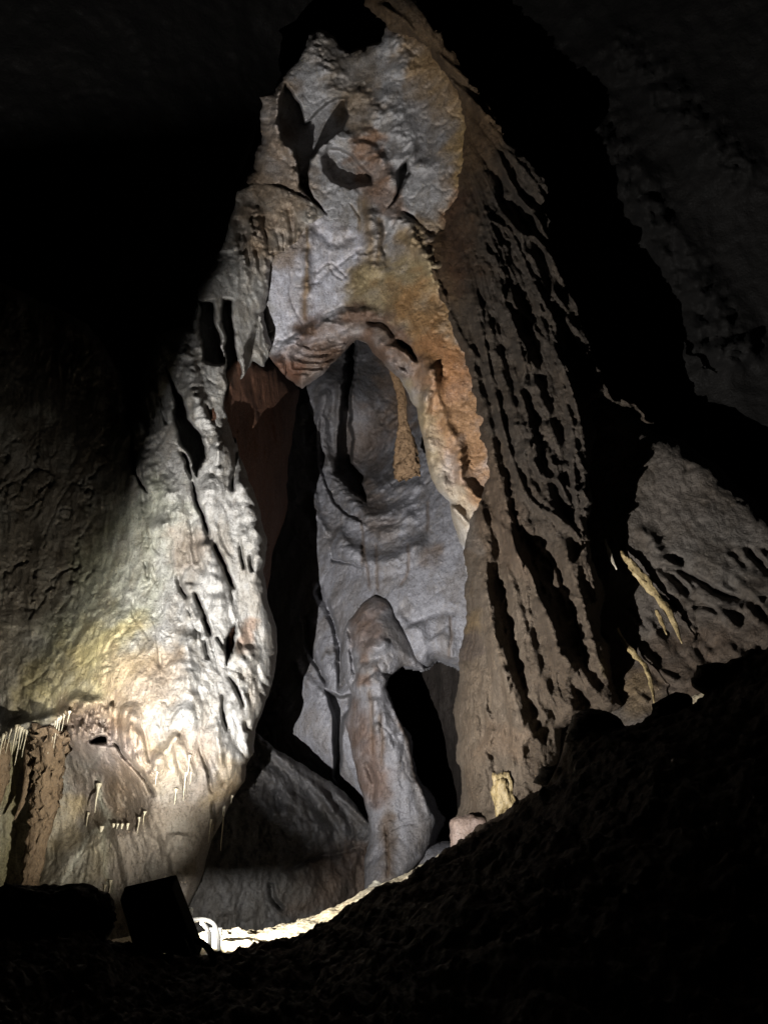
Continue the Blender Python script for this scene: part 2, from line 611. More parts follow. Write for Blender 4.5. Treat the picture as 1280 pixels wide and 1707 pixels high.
rib.ridge(T3((500, 360), (505, 450), (520, 560), (490, 620)), 7, -0.3, 'sharp')
rib.hollow(T3((560, 300), (610, 320), (600, 400), (570, 440), (540, 420)), 0.12, 8)
rib.ridge(T3((560, 430), (620, 440), (660, 400)), 14, 0.14)
rib.ridge(T3((580, 560), (620, 590), (650, 560)), 16, 0.16)
rib.ridge(T3((660, 640), (700, 740), (750, 880), (790, 1020), (840, 1150)), 8, 0.12, jag=6)
for pts in (T3((580, 600), (590, 720), (592, 900)), T3((625, 690), (630, 830), (628, 950)), T3((645, 1160), (650, 1260), (655, 1400))):
    rib.ridge(pts, 3.5, -0.09, 'sharp', jag=4)
    rib.streak(pts, 6, BROWN, 0.8, 4)
rib.ridge(T3((600, 640), (620, 720), (600, 800)), 14, 0.14)
rib.ridge(T3((640, 800), (690, 880), (700, 960)), 16, 0.12)
rib.ridge(T3((560, 900), (600, 1000), (590, 1100)), 9, -0.16)
rib.ridge(T3((520, 470), (560, 500), (640, 480)), 9, -0.1)
rib.stain(T3((540, 270), (600, 230), (640, 260), (600, 330), (610, 400), (570, 450), (535, 420)), (0.24, 0.16, 0.12), 8, 0.85, 6)
rib.stain(T3((520, 680), (560, 760), (600, 900), (640, 960), (660, 1040), (600, 1080), (560, 1000), (510, 800)), (0.2, 0.125, 0.09), 10, 0.85, 8)
rib.stain(T3((640, 1150), (670, 1150), (670, 1400), (630, 1400)), BROWN, 6, 0.8, 6)
for (cx, cy, r) in ((562, 485, 10), (558, 570, 18), (610, 520, 8)):
    rib.stain(T3((cx - r, cy - r), (cx + r, cy - r), (cx + r, cy + r * 1.4), (cx - r, cy + r * 1.4)), (0.22, 0.14, 0.1), 3, 0.8, 3)
rib.streak(T3((690, 720), (745, 830), (770, 960), (830, 1080)), 6, (0.25, 0.17, 0.12), 0.8)
rib.tone = 0.28
rib.build('rock_rib', ROCK_SOFT, 'rounded pale rib with a brown cap against the back wall, left of the low hole', 'rock rib')

# ---- dim rock mass on the lower left of the recess
low = Rock([(250, 1180), (420, 1215), (455, 1245), (510, 1275), (560, 1305), (590, 1340), (620, 1375), (650, 1400), (690, 1420), (700, 1480), (690, 1580), (250, 1640)],
           [(300, 1300, 11.2), (300, 1550, 10.8), (430, 1400, 11.2), (520, 1400, 11.9), (620, 1400, 12.5), (680, 1450, 12.7), (460, 1250, 12.0), (560, 1310, 12.5), (450, 1500, 11.4), (560, 1500, 12.0), (630, 1500, 12.5)],
           step=2, rd=0.12, rr=10, col=(0.21, 0.205, 0.215), amp=0.10, wave=0.8, flow=0.8, ridge_amp=0.05, jag=6)
low.ridge(T3((160, 850), (260, 930), (400, 1060), (480, 1180), (470, 1240)), 10, 0.22, jag=2)
low.ridge(T3((100, 900), (220, 1010), (330, 1120), (380, 1200)), 14, 0.2, jag=2)
low.ridge(T3((420, 1020), (520, 1110), (590, 1190), (560, 1270)), 9, 0.16, jag=2)
low.ridge(T3((200, 1380), (330, 1310), (470, 1280), (570, 1260)), 8, -0.12, 'sharp')
low.ridge(T3((160, 1130), (250, 1140), (340, 1190), (440, 1210)), 20, 0.2)
low.ridge(T3((170, 1400), (190, 1480), (240, 1530)), 8, -0.3, 'sharp')
low.stain(T3((330, 1340), (600, 1280), (620, 1480), (300, 1500)), (0.22, 0.15, 0.11), 14, 0.8)
low.tone = 0.22  # toned down for the dim light this rock gets low in the recess
low.build('rock_mass', ROCK_SOFT, 'dim grey sloping rock mass low in the recess, above the bright strip of floor', 'rock mass')

# ---- arch and dome
front_poly = ([(396, 321)] + T1((95, 700), (112, 650), (130, 560), (137, 470), (130, 400), (190, 368), (250, 285), (300, 220), (330, 145), (380, 115), (430, 150), (460, 190), (500, 212), (560, 205), (620, 165), (655, 90), (625, 50), (590, 25), (600, 0))
              + [(620, -60), (670, -60), (720, 70), (775, 150), (815, 230), (835, 330), (880, 500), (880, 900), (850, 1000), (790, 1000)]
              + T2((975, 1230), (955, 1130), (905, 970), (850, 900), (828, 860), (800, 690), (770, 560), (735, 500), (700, 440), (640, 385), (600, 350), (575, 312), (520, 287), (490, 320), (440, 380), (380, 430), (345, 462), (310, 482), (285, 470), (255, 448), (228, 425), (200, 385), (178, 350), (160, 300))
              + [(436, 520), (425, 450), (400, 400)])
fr = Rock(front_poly,
          [(600, 60, 12.0), (480, 150, 12.0), (440, 300, 11.9), (600, 200, 12.1), (600, 280, 12.1), (600, 420, 12.0), (600, 520, 11.9), (480, 560, 12.0), (720, 250, 11.7), (720, 400, 11.5), (700, 550, 11.3), (760, 700, 11.1), (740, 830, 11.2), (790, 900, 11.0), (850, 500, 11.1), (850, 100, 10.8), (400, 600, 11.9), (420, 400, 11.8)],
          step=2, rd=lambda x, y: np.where(y > 500, np.where(x < 475, 0.2, 0.9), np.where(y < 200, 0.25, 0.6)), rr=lambda x, y: np.where(y > 500, np.where(x < 475, 10, 24), np.where(y < 200, 12, 20)), col=PALE, amp=0.065, wave=1.2, flow=0.6, ridge_amp=0.015, jag=5)
# dome hollows
fr.hollow(T1((235, 340), (270, 380), (300, 440), (318, 500), (400, 430), (440, 400), (490, 395), (495, 480), (470, 530), (420, 560), (370, 610), (340, 650), (330, 720), (345, 800), (405, 878), (340, 820), (300, 770), (280, 680), (265, 600), (220, 560), (200, 500), (205, 400)), 1.5, 4)
fr.hollow(T1((385, 640), (410, 600), (460, 600), (520, 640), (590, 720), (590, 760), (500, 775), (430, 750), (390, 700)), 0.55, 6)
fr.hollow(T1((735, 650), (742, 720), (700, 800), (650, 855), (690, 790), (692, 700)), 1.0, 4)
fr.ridge(T1((350, 680), (380, 600), (450, 560), (560, 600), (640, 680), (690, 790)), 14, 0.2, 'gauss', jag=1)
fr.ridge(T1((490, 390), (560, 380), (590, 480), (570, 580)), 20, 0.16)
fr.ridge(T1((590, 400), (700, 500), (740, 640), (730, 720)), 40, 0.16)
fr.ridge(T1((230, 330), (200, 420), (205, 540), (260, 640), (300, 770)), 14, 0.25)
fr.ridge(T1((470, 200), (490, 300), (480, 380)), 18, -0.08)
fr.ridge(T1((330, 160), (380, 230), (440, 330), (440, 400)), 30, 0.25)
fr.ridge(T1((680, 120), (720, 240), (740, 320)), 26, 0.2)
fr.ridge(T1((740, 440), (800, 560), (830, 680)), 24, -0.08)
fr.ridge(T1((700, 850), (780, 900), (830, 960), (850, 930)), 6, -0.14, 'sharp', jag=5)
fr.ridge(T1((640, 870), (740, 930), (840, 1040), (900, 1130)), 18, 0.22)
fr.ridge(T1((340, 920), (440, 1000), (530, 960)), 12, -0.1)
fr.ridge(T1((340, 930), (320, 1050), (325, 1230)), 10, 0.16)
fr.ridge(T1((590, 850), (600, 1000), (590, 1150)), 20, 0.18)
fr.ridge(T1((645, 880), (640, 1000), (660, 1120)), 7, -0.12)
fr.ridge(T1((740, 960), (820, 1080), (870, 1180), (920, 1240)), 14, 0.25)
for pts in (T1((540, 780), (538, 950), (535, 1140)), T1((415, 1030), (420, 1100), (470, 1140), (510, 1090)), T2((260, 0), (265, 130), (320, 240)), T1((500, 830), (540, 900), (545, 960)),
            T1((350, 1130), (420, 1080), (500, 1150))):
    fr.ridge(pts, 2.5, -0.07, 'sharp', jag=3)
    fr.streak(pts, 4, TAN, 0.7, 3)
# arch lip, broken soffit
fr.ridge(T2((180, 460), (230, 330), (320, 260), (420, 215), (530, 170), (640, 200)), 12, 0.22, jag=5)
fr.ridge(T2((560, 220), (640, 230), (720, 310), (790, 370)), 10, -0.3, 'sharp', jag=7)
fr.ridge(T2((610, 290), (690, 330), (780, 390)), 9, 0.2, jag=6)
fr.ridge(T2((600, 350), (660, 380), (740, 440)), 7, 0.16, jag=6)
for k in range(4):
    fr.ridge(T2((255, 300 + 36 * k), (340, 330 + 30 * k), (420, 330 + 26 * k), (500, 290 + 30 * k)), 5, 0.14, 'left', jag=4, steep=0.5)
fr.hollow(T2((250, 350), (300, 300), (430, 270), (520, 285), (460, 360), (330, 440), (270, 430)), 0.2, 8)
# right jamb
fr.ridge(T2((800, 320), (830, 450), (800, 620), (830, 800), (900, 930), (960, 1080)), 14, 0.25)
fr.ridge(T2((850, 340), (860, 500), (900, 640), (960, 760), (950, 850)), 12, 0.16)
fr.ridge(T2((940, 740), (960, 860), (1040, 960), (1100, 1060)), 14, 0.3)
fr.ridge(T2((850, 900), (930, 980), (1000, 1060)), 8, 0.2)
# stains
fr.streak([(680, 405), (738, 392), (756, 340), (766, 280), (772, 216), (757, 150), (715, 78), (660, 10)], 34, (0.27, 0.175, 0.09), 0.95, 16, taper=False)
fr.stain([(448, 480), (500, 400), (540, 370), (600, 400), (590, 520), (540, 545), (480, 580), (455, 560)], (0.66, 0.66, 0.74), 10, 0.85)
fr.stain(T1((130, 400), (230, 340), (200, 500), (280, 690), (300, 800), (330, 830), (280, 1000), (200, 1050), (40, 850), (110, 650)), (0.30, 0.215, 0.14), 16, 0.8)
fr.stain(T1((440, 230), (540, 210), (600, 270), (490, 400), (430, 350)), (0.28, 0.22, 0.15), 14, 0.7)
fr.stain(T1((330, 130), (400, 110), (460, 200), (420, 230), (310, 210)), (0.30, 0.26, 0.22), 10, 0.7)
fr.stain(T1((490, 390), (580, 380), (590, 560), (500, 560), (480, 470)), (0.24, 0.18, 0.12), 9, 0.85)
fr.stain(T1((520, 620), (600, 560), (680, 760), (680, 860), (560, 740)), (0.26, 0.15, 0.09), 10, 0.9)
fr.stain(T1((600, 0), (740, 60), (760, 130), (660, 80)), (0.24, 0.14, 0.08), 10, 0.9)
fr.stain(T1((750, 180), (900, 250), (1000, 400), (1100, 500), (1090, 640), (920, 620), (940, 500), (830, 460), (760, 340)), (0.30, 0.205, 0.11), 14, 0.95)
fr.stain(T1((930, 530), (1090, 500), (1090, 700), (960, 760), (920, 620)), (0.36, 0.25, 0.12), 14, 0.9)
fr.stain(T1((920, 830), (990, 830), (1000, 1120), (930, 1200), (900, 1050)), (0.26, 0.145, 0.085), 8, 0.95)
fr.stain(T1((740, 450), (850, 480), (860, 680), (790, 690)), (0.22, 0.21, 0.21), 18, 0.75, 20)
fr.stain(T1((560, 1130), (640, 1090), (760, 1120), (740, 960), (900, 1050), (950, 1240), (540, 1240)), (0.32, 0.245, 0.15), 14, 0.9)
fr.streak(T1((330, 900), (325, 1050), (330, 1240)), 6, (0.28, 0.2, 0.12), 0.9)
fr.streak(T2((325, 0), (320, 130), (315, 240)), 8, (0.27, 0.18, 0.1), 0.9)
fr.streak(T1((560, 780), (580, 950), (590, 1150)), 14, (0.29, 0.21, 0.13), 0.9)
fr.streak(T1((620, 880), (625, 1000), (610, 1100)), 7, (0.28, 0.2, 0.12), 0.9)
fr.stain(T2((540, 0), (840, 0), (900, 130), (940, 330), (800, 350), (700, 260), (640, 190), (540, 170), (480, 170)), (0.30, 0.24, 0.14), 12, 0.9)
fr.stain(T2((690, 100), (880, 110), (870, 300), (760, 290)), (0.30, 0.17, 0.075), 16, 0.85, 18)
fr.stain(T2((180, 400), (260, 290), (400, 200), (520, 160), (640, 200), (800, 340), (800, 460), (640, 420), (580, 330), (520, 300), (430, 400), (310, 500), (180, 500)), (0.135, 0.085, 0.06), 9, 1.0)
fr.stain(T2((800, 310), (940, 300), (990, 440), (1060, 700), (1090, 900), (1060, 1000), (960, 950), (880, 800), (830, 600)), (0.28, 0.155, 0.072), 14, 0.95)
fr.stain(T2((870, 320), (950, 420), (930, 500), (870, 480)), (0.30, 0.15, 0.07), 14, 0.9)
fr.stain(T2((740, 480), (800, 480), (830, 620), (870, 760), (830, 860), (790, 660)), (0.36, 0.29, 0.19), 9, 0.9)
fr.stain(T2((830, 820), (900, 880), (1000, 1000), (960, 1080), (880, 960)), (0.42, 0.36, 0.28), 9, 0.8)
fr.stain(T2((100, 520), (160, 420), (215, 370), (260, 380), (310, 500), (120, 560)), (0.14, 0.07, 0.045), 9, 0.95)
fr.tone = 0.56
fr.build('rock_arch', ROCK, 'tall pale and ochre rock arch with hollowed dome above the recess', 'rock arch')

# ---- reddish jamb behind the buttress
jb = Rock([(395, 585), (440, 600), (465, 600), (480, 628), (500, 650), (492, 700), (480, 770), (478, 860), (455, 915), (447, 985), (442, 1060), (430, 1120), (380, 1120), (340, 700)],
          [(395, 600, 11.4), (480, 640, 14.2), (380, 750, 10.9), (440, 750, 12.4), (480, 800, 14.0), (380, 900, 10.6), (440, 950, 12.4), (475, 900, 13.8), (430, 1100, 12.0)],
          step=2.5, rd=0.8, rr=25, col=(0.21, 0.10, 0.06), amp=0.08, wave=0.8, jag=3)
jb.tone = 0.5
jb.build('rock_wall', ROCK_SOFT, 'reddish brown shaded side wall between the lit buttress and the recess', 'rock wall')

# ---- left buttress
lb = Rock([(396, 318), (425, 305), (465, 312), (510, 330), (543, 356), (514, 374), (490, 406), (453, 439), (447, 480), (438, 520), (452, 575), (440, 612), (420, 600), (405, 630), (388, 650), (382, 700), (394, 740), (417, 800), (436, 856), (443, 897), (441, 950), (446, 1000), (461, 1055),
           (462, 1087), (456, 1125), (437, 1189), (426, 1215), (425, 1252), (408, 1275), (408, 1301), (391, 1327), (376, 1361), (353, 1399), (338, 1455), (312, 1515), (300, 1600), (260, 1750), (-320, 1800), (-320, 440), (0, 470), (150, 540),
           (200, 620), (220, 690), (215, 700), (235, 640), (248, 590), (262, 560), (318, 540), (330, 500), (335, 470), (355, 445), (370, 415), (385, 360)],
          [(-300, 900, 9.02), (-300, 1500, 8.35), (0, 1150, 9.75), (100, 1050, 10.05), (200, 950, 10.23), (180, 1080, 9.75), (250, 1150, 9.45), (300, 1200, 9.35), (240, 1285, 9.3), (150, 1320, 9.95), (300, 1350, 9.65), (150, 1450, 10.05), (300, 1470, 9.85), (50, 1400, 10.05), (400, 1100, 10.05), (450, 1080, 10.45), (400, 1250, 9.85), (430, 850, 10.31), (300, 850, 10.01), (230, 700, 10.4), (350, 650, 10.4), (300, 560, 10.6), (400, 450, 11.1), (420, 312, 11.78), (480, 325, 11.85), (540, 352, 11.95), (480, 400, 11.75), (390, 330, 11.7), (420, 560, 11.1), (230, 850, 10.21)],
          step=2, rd=lambda x, y: np.where(y < 420, 0.06, np.where(x < 250, 0.5, 0.65)), rr=lambda x, y: np.where(y < 420, 8, 20), col=(0.44, 0.43, 0.41), amp=0.10, wave=1.0, flow=0.26, ridge_amp=0.045, jag=4, gain=0.46, crack=0.05, shear=0.22, grain=0.015)
for poly, dep in ((T4((878, 0), (955, 0), (1000, 290), (950, 300), (905, 280), (880, 120)), 0.7),
                  (T4((740, 290), (790, 410), (850, 520), (915, 600), (900, 690), (880, 790), (830, 690), (790, 600), (770, 480)), 0.8),
                  (T4((575, 520), (600, 640), (610, 780), (660, 850), (620, 830), (590, 740)), 0.5),
                  (T4((985, 0), (1035, 0), (1045, 200), (1070, 290), (1080, 420), (1060, 520), (1045, 640), (1000, 480), (1000, 280)), 0.7),
                  (T4((1150, 70), (1085, 230), (1090, 400), (1200, 420), (1210, 300), (1180, 200)), 0.4),
                  (T4((1055, 1420), (1020, 1450), (1008, 1530), (1015, 1640), (1045, 1560)), 0.5),
                  (T5((395, 490), (440, 460), (480, 475), (470, 500), (400, 510)), 0.5)):
    lb.hollow(poly, dep * 2.0, 5, 5)
for pts, w, h in ((T4((790, 640), (850, 780), (880, 900), (900, 960), (930, 1080)), 7, -0.5), (T4((950, 1070), (990, 1160), (1045, 1300)), 7, -0.5), (T4((855, 1290), (900, 1380), (945, 1500)), 7, -0.5),
                  (T4((790, 1210), (800, 1270), (830, 1340)), 7, -0.35), (T4((710, 420), (740, 560)), 6, -0.3), (T4((1110, 1120), (1125, 1220)), 6, -0.25), (T4((1060, 1060), (1090, 1200)), 5, -0.25),
                  (T4((1050, 650), (1040, 860)), 7, -0.3), (T4((970, 1490), (1010, 1560)), 5, -0.25), (T4((640, 1150), (660, 1240)), 6, -0.25), (T5((915, 40), (930, 140)), 6, -0.25),
                  (T5((1010, 200), (1060, 280), (1080, 360)), 6, -0.3), (T5((985, 270), (990, 380), (1010, 460)), 5, -0.25), (T5((880, 480), (920, 620), (950, 740)), 6, -0.25), (T5((1090, 400), (1100, 460)), 8, -0.3),
                  (T5((500, 480), (560, 560), (630, 650), (685, 750)), 6, -0.3), (T5((950, 760), (945, 900), (920, 1000)), 6, -0.25)):
    lb.ridge(pts, w, h, 'sharp', jag=5)
for pts, w, h in ((T4((820, 150), (870, 450), (960, 600), (960, 760), (960, 980)), 26, 0.22), (T4((640, 520), (660, 760), (760, 900), (700, 1100)), 28, 0.2), (T4((1080, 760), (1130, 960), (1150, 1200), (1180, 1420)), 22, 0.2),
                  (T4((900, 1060), (960, 1250), (980, 1420)), 22, 0.2), (T4((850, 1250), (860, 1450)), 16, 0.15), (T4((1050, 900), (1080, 1100)), 14, 0.12),
                  (T5((860, 0), (830, 150), (860, 330), (820, 480)), 26, 0.2), (T5((1100, 60), (1080, 220), (1000, 380)), 26, 0.18), (T5((560, 320), (600, 480), (640, 640)), 24, 0.22), (T5((820, 470), (720, 570), (660, 690)), 16, 0.2),
                  (T5((930, 420), (990, 560), (960, 700)), 22, 0.16), (T5((800, 900), (780, 1050)), 24, 0.1), (T5((470, 500), (450, 640)), 40, 0.15), (T5((0, 460), (150, 420), (280, 380), (340, 320), (480, 340)), 14, 0.3)):
    lb.ridge(pts, w, h)
rk = random.Random(41)
for _ in range(26):
    x, y = rk.uniform(20, 330), rk.uniform(800, 1060)
    lb.ridge(T1((x, y), (x + rk.uniform(-6, 22), y + 90), (x + rk.uniform(0, 40), y + rk.uniform(150, 260))), rk.uniform(4, 9), rk.choice((-0.16, -0.1, 0.1, 0.14)), jag=1.5)
for _ in range(60):
    x, y = rk.uniform(210, 440), rk.uniform(560, 1250)
    lb.ridge([(x, y), (x + rk.uniform(2, 14), y + 28), (x + rk.uniform(10, 34), y + rk.uniform(50, 110))], rk.uniform(3, 8), rk.choice((-0.08, -0.06, 0.03, 0.04)), jag=4)
# lower wall recedes under the overhang
lb.hollow(T5((-300, 470), (0, 470), (150, 430), (280, 390), (340, 480), (400, 520), (500, 500), (560, 570), (640, 660), (690, 740), (640, 860), (560, 900), (480, 900), (300, 1000), (160, 1250), (-300, 1300)), 0.40, 45)
kn = [(random.Random(5).uniform(0, 1)) for _ in range(1)]
rk = random.Random(11)
for _ in range(46):
    x, y = rk.uniform(285, 500), rk.uniform(330, 480)
    q = T5((x, y), (x - 6, y + rk.uniform(14, 34)))
    lb.ridge(q, rk.uniform(3, 6), rk.choice((-0.16, 0.14, 0.12)), 'gauss', taper=False)
lb.stain([(-300, 900), (150, 900), (180, 1040), (120, 1120), (0, 1200), (-300, 1250)], (0.27, 0.24, 0.19), 30, 0.8)
lb.stain([(-330, 400), (150, 520), (195, 640), (200, 760), (120, 920), (60, 1010), (-330, 1060)], (0.11, 0.09, 0.07), 18, 0.95)  # painted falloff: near-black tint where the lamplight ends on the upper left
lb.stain(T4((540, 980), (700, 880), (760, 960), (640, 1150), (600, 1400), (420, 1560), (200, 1600), (380, 1300)), (0.41, 0.42, 0.31), 26, 0.65)
lb.stain(T5((200, 180), (500, 20), (560, 60), (560, 180), (480, 320), (320, 330), (180, 330)), (0.50, 0.43, 0.22), 22, 0.9)
lb.stain(T5((540, 110), (760, 110), (700, 290), (540, 400), (500, 300)), (0.36, 0.27, 0.18), 16, 0.75, 22)
lb.stain(T5((510, 350), (600, 380), (640, 560), (560, 540), (510, 440)), (0.36, 0.24, 0.14), 10, 0.8)
lb.stain(T5((640, 560), (800, 520), (840, 580), (700, 700), (640, 690)), (0.44, 0.34, 0.16), 12, 0.8)
lb.stain(T5((280, 330), (500, 330), (500, 480), (380, 500), (280, 480)), (0.24, 0.165, 0.115), 12, 0.85)
lb.stain(T5((340, 520), (560, 520), (620, 680), (560, 820), (420, 860), (330, 700)), (0.31, 0.25, 0.22), 16, 0.85)
lb.stain(T5((560, 640), (680, 640), (650, 840), (540, 880), (500, 760)), (0.36, 0.27, 0.2), 14, 0.8)
lb.stain(T5((680, 600), (860, 520), (940, 620), (960, 780), (900, 1080), (820, 1240), (440, 1240), (500, 900), (660, 860)), (0.29, 0.24, 0.205), 22, 0.85)
lb.stain(T5((-300, 560), (130, 560), (140, 800), (100, 1200), (-300, 1300)), (0.33, 0.29, 0.15), 14, 0.85)
lb.stain(T5((160, 1000), (330, 900), (440, 900), (440, 1060), (330, 1160), (160, 1200)), (0.34, 0.29, 0.2), 18, 0.7)
lb.stain(T5((250, 760), (350, 780), (340, 880), (240, 960), (225, 930)), (0.55, 0.45, 0.3), 8, 0.9)
lb.streak(T5((440, 640), (450, 760), (480, 860), (400, 910), (345, 1000), (250, 1160)), 7, (0.62, 0.6, 0.52), 0.9)
lb.streak(T5((440, 860), (460, 950), (470, 1100), (510, 1200)), 8, (0.5, 0.48, 0.38), 0.7)
lb.stain(T5((1060, 0), (1130, 0), (1120, 60), (1060, 100)), (0.3, 0.2, 0.14), 6, 0.8)
lb.stain(T5((980, 560), (1080, 600), (1060, 700), (960, 760)), (0.38, 0.29, 0.17), 10, 0.8)
lb.stain(T4((800, 1010), (900, 1040), (860, 1150), (790, 1160)), (0.30, 0.24, 0.19), 10, 0.8)
lb.stain(T1((40, 800), (200, 740), (330, 830), (300, 960), (180, 1080), (60, 1000)), (0.32, 0.235, 0.16), 14, 0.8)
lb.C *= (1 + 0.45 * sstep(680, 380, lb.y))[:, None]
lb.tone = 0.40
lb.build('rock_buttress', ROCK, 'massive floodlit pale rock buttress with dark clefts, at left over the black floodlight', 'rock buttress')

# ---- right slab, its tone lowered for the lamplight thinning out this far over
rs = Rock([(880, 560), (985, 600), (1015, 655), (1050, 690), (1100, 726), (1142, 735), (1200, 785), (1290, 862), (1450, 960), (1600, 1100), (1600, 1500), (880, 1500)],
          [(900, 600, 11.6), (1000, 660, 11.0), (1100, 730, 10.7), (1280, 870, 9.6), (1100, 900, 10.0), (1280, 1050, 8.6), (1150, 1050, 9.3), (1030, 1000, 10.1), (1050, 1200, 9.0), (900, 1300, 9.7), (1500, 1200, 7.5)],
          step=2.5, rd=0.6, rr=30, col=(0.27, 0.225, 0.185), amp=0.10, wave=0.8, flow=0.8, ridge_amp=0.03, jag=5)
rk = random.Random(3)
for _ in range(60):
    x, y = rk.uniform(1040, 1290), rk.uniform(900, 1170)
    a = rk.uniform(20, 60)
    rs.ridge([(x, y), (x + a * 0.55, y + a * 0.6), (x + a, y + a * 0.9)], rk.uniform(5, 13), rk.choice((-0.14, -0.1, 0.08, 0.12)), 'gauss', jag=5)
rs.ridge(T7((780, 270), (860, 340), (920, 430), (1000, 480)), 14, 0.1)
rs.ridge(T7((880, 420), (1000, 470), (1100, 520), (1200, 560)), 9, -0.3, 'sharp')
rs.ridge(T7((1000, 580), (1060, 580), (1100, 610)), 7, -0.3, 'sharp')
rs.stain(T7((1000, 700), (1280, 620), (1280, 900), (900, 960), (760, 860)), (0.22, 0.15, 0.10), 20, 0.8)
rs.stain(T7((900, 330), (1200, 300), (1280, 420), (1100, 480)), (0.30, 0.27, 0.24), 20, 0.7)
rs.stain(T7((740, 860), (860, 860), (860, 930), (740, 940)), (0.42, 0.3, 0.17), 10, 0.8)
rs.tone = 0.15
rs.build('rock_slab', FLOW, 'grey brown sloping rock slab at right, with ragged ledges below it', 'rock slab')

# ---- brown flowstone curtain, whole colour dimmed to follow the fade toward the right
cu = Rock([(560, -120), (640, -120), (700, 20), (760, 95), (825, 205), (862, 262), (905, 300), (915, 380), (930, 440), (962, 505), (990, 600), (1010, 645), (1040, 668), (1095, 705), (1060, 690), (1000, 655), (985, 680), (985, 740), (975, 800), (985, 880), (1000, 960), (1000, 1040),
           (1020, 1130), (1030, 1180), (990, 1190), (935, 1215), (930, 1290), (930, 1420), (760, 1460), (757, 1400), (766, 1347), (761, 1266), (757, 1164), (759, 1111), (772, 1063), (777, 981), (772, 915), (790, 860), (815, 800),
           (803, 715), (786, 630), (760, 560), (742, 520), (722, 455), (700, 408), (684, 390), (712, 398), (738, 388), (752, 340), (763, 280), (767, 216), (755, 150), (712, 78), (655, 50), (620, 15)],
          [(600, -100, 10.9), (690, 30, 10.55), (684, 390, 11.4), (740, 385, 11.35), (760, 290, 11.5), (764, 216, 11.5), (748, 150, 11.5), (800, 300, 11.1), (820, 200, 10.95), (720, 450, 11.2), (780, 600, 10.9), (850, 350, 10.9), (920, 400, 10.8), (985, 560, 10.7), (900, 600, 10.6), (830, 750, 10.5), (1000, 750, 10.0), (900, 850, 10.1), (800, 900, 10.6), (780, 1050, 10.4),
           (765, 1200, 10.2), (765, 1400, 10.0), (850, 1100, 9.9), (900, 1250, 9.5), (1000, 1100, 9.3), (1010, 900, 9.6), (950, 1000, 9.7), (1080, 690, 10.6)],
          step=2, rd=lambda x, y: np.where(y > 900, 0.6, np.where(y < 400, 0.12, 0.25)), rr=lambda x, y: np.where(y > 900, 34, 18), col=(0.175, 0.125, 0.082), amp=0.07, wave=0.8, flow=0.25, ridge_amp=0.025, jag=11, gain=0.45, crack=0.0, shear=0.0, mod=0.3, grain=0.02)
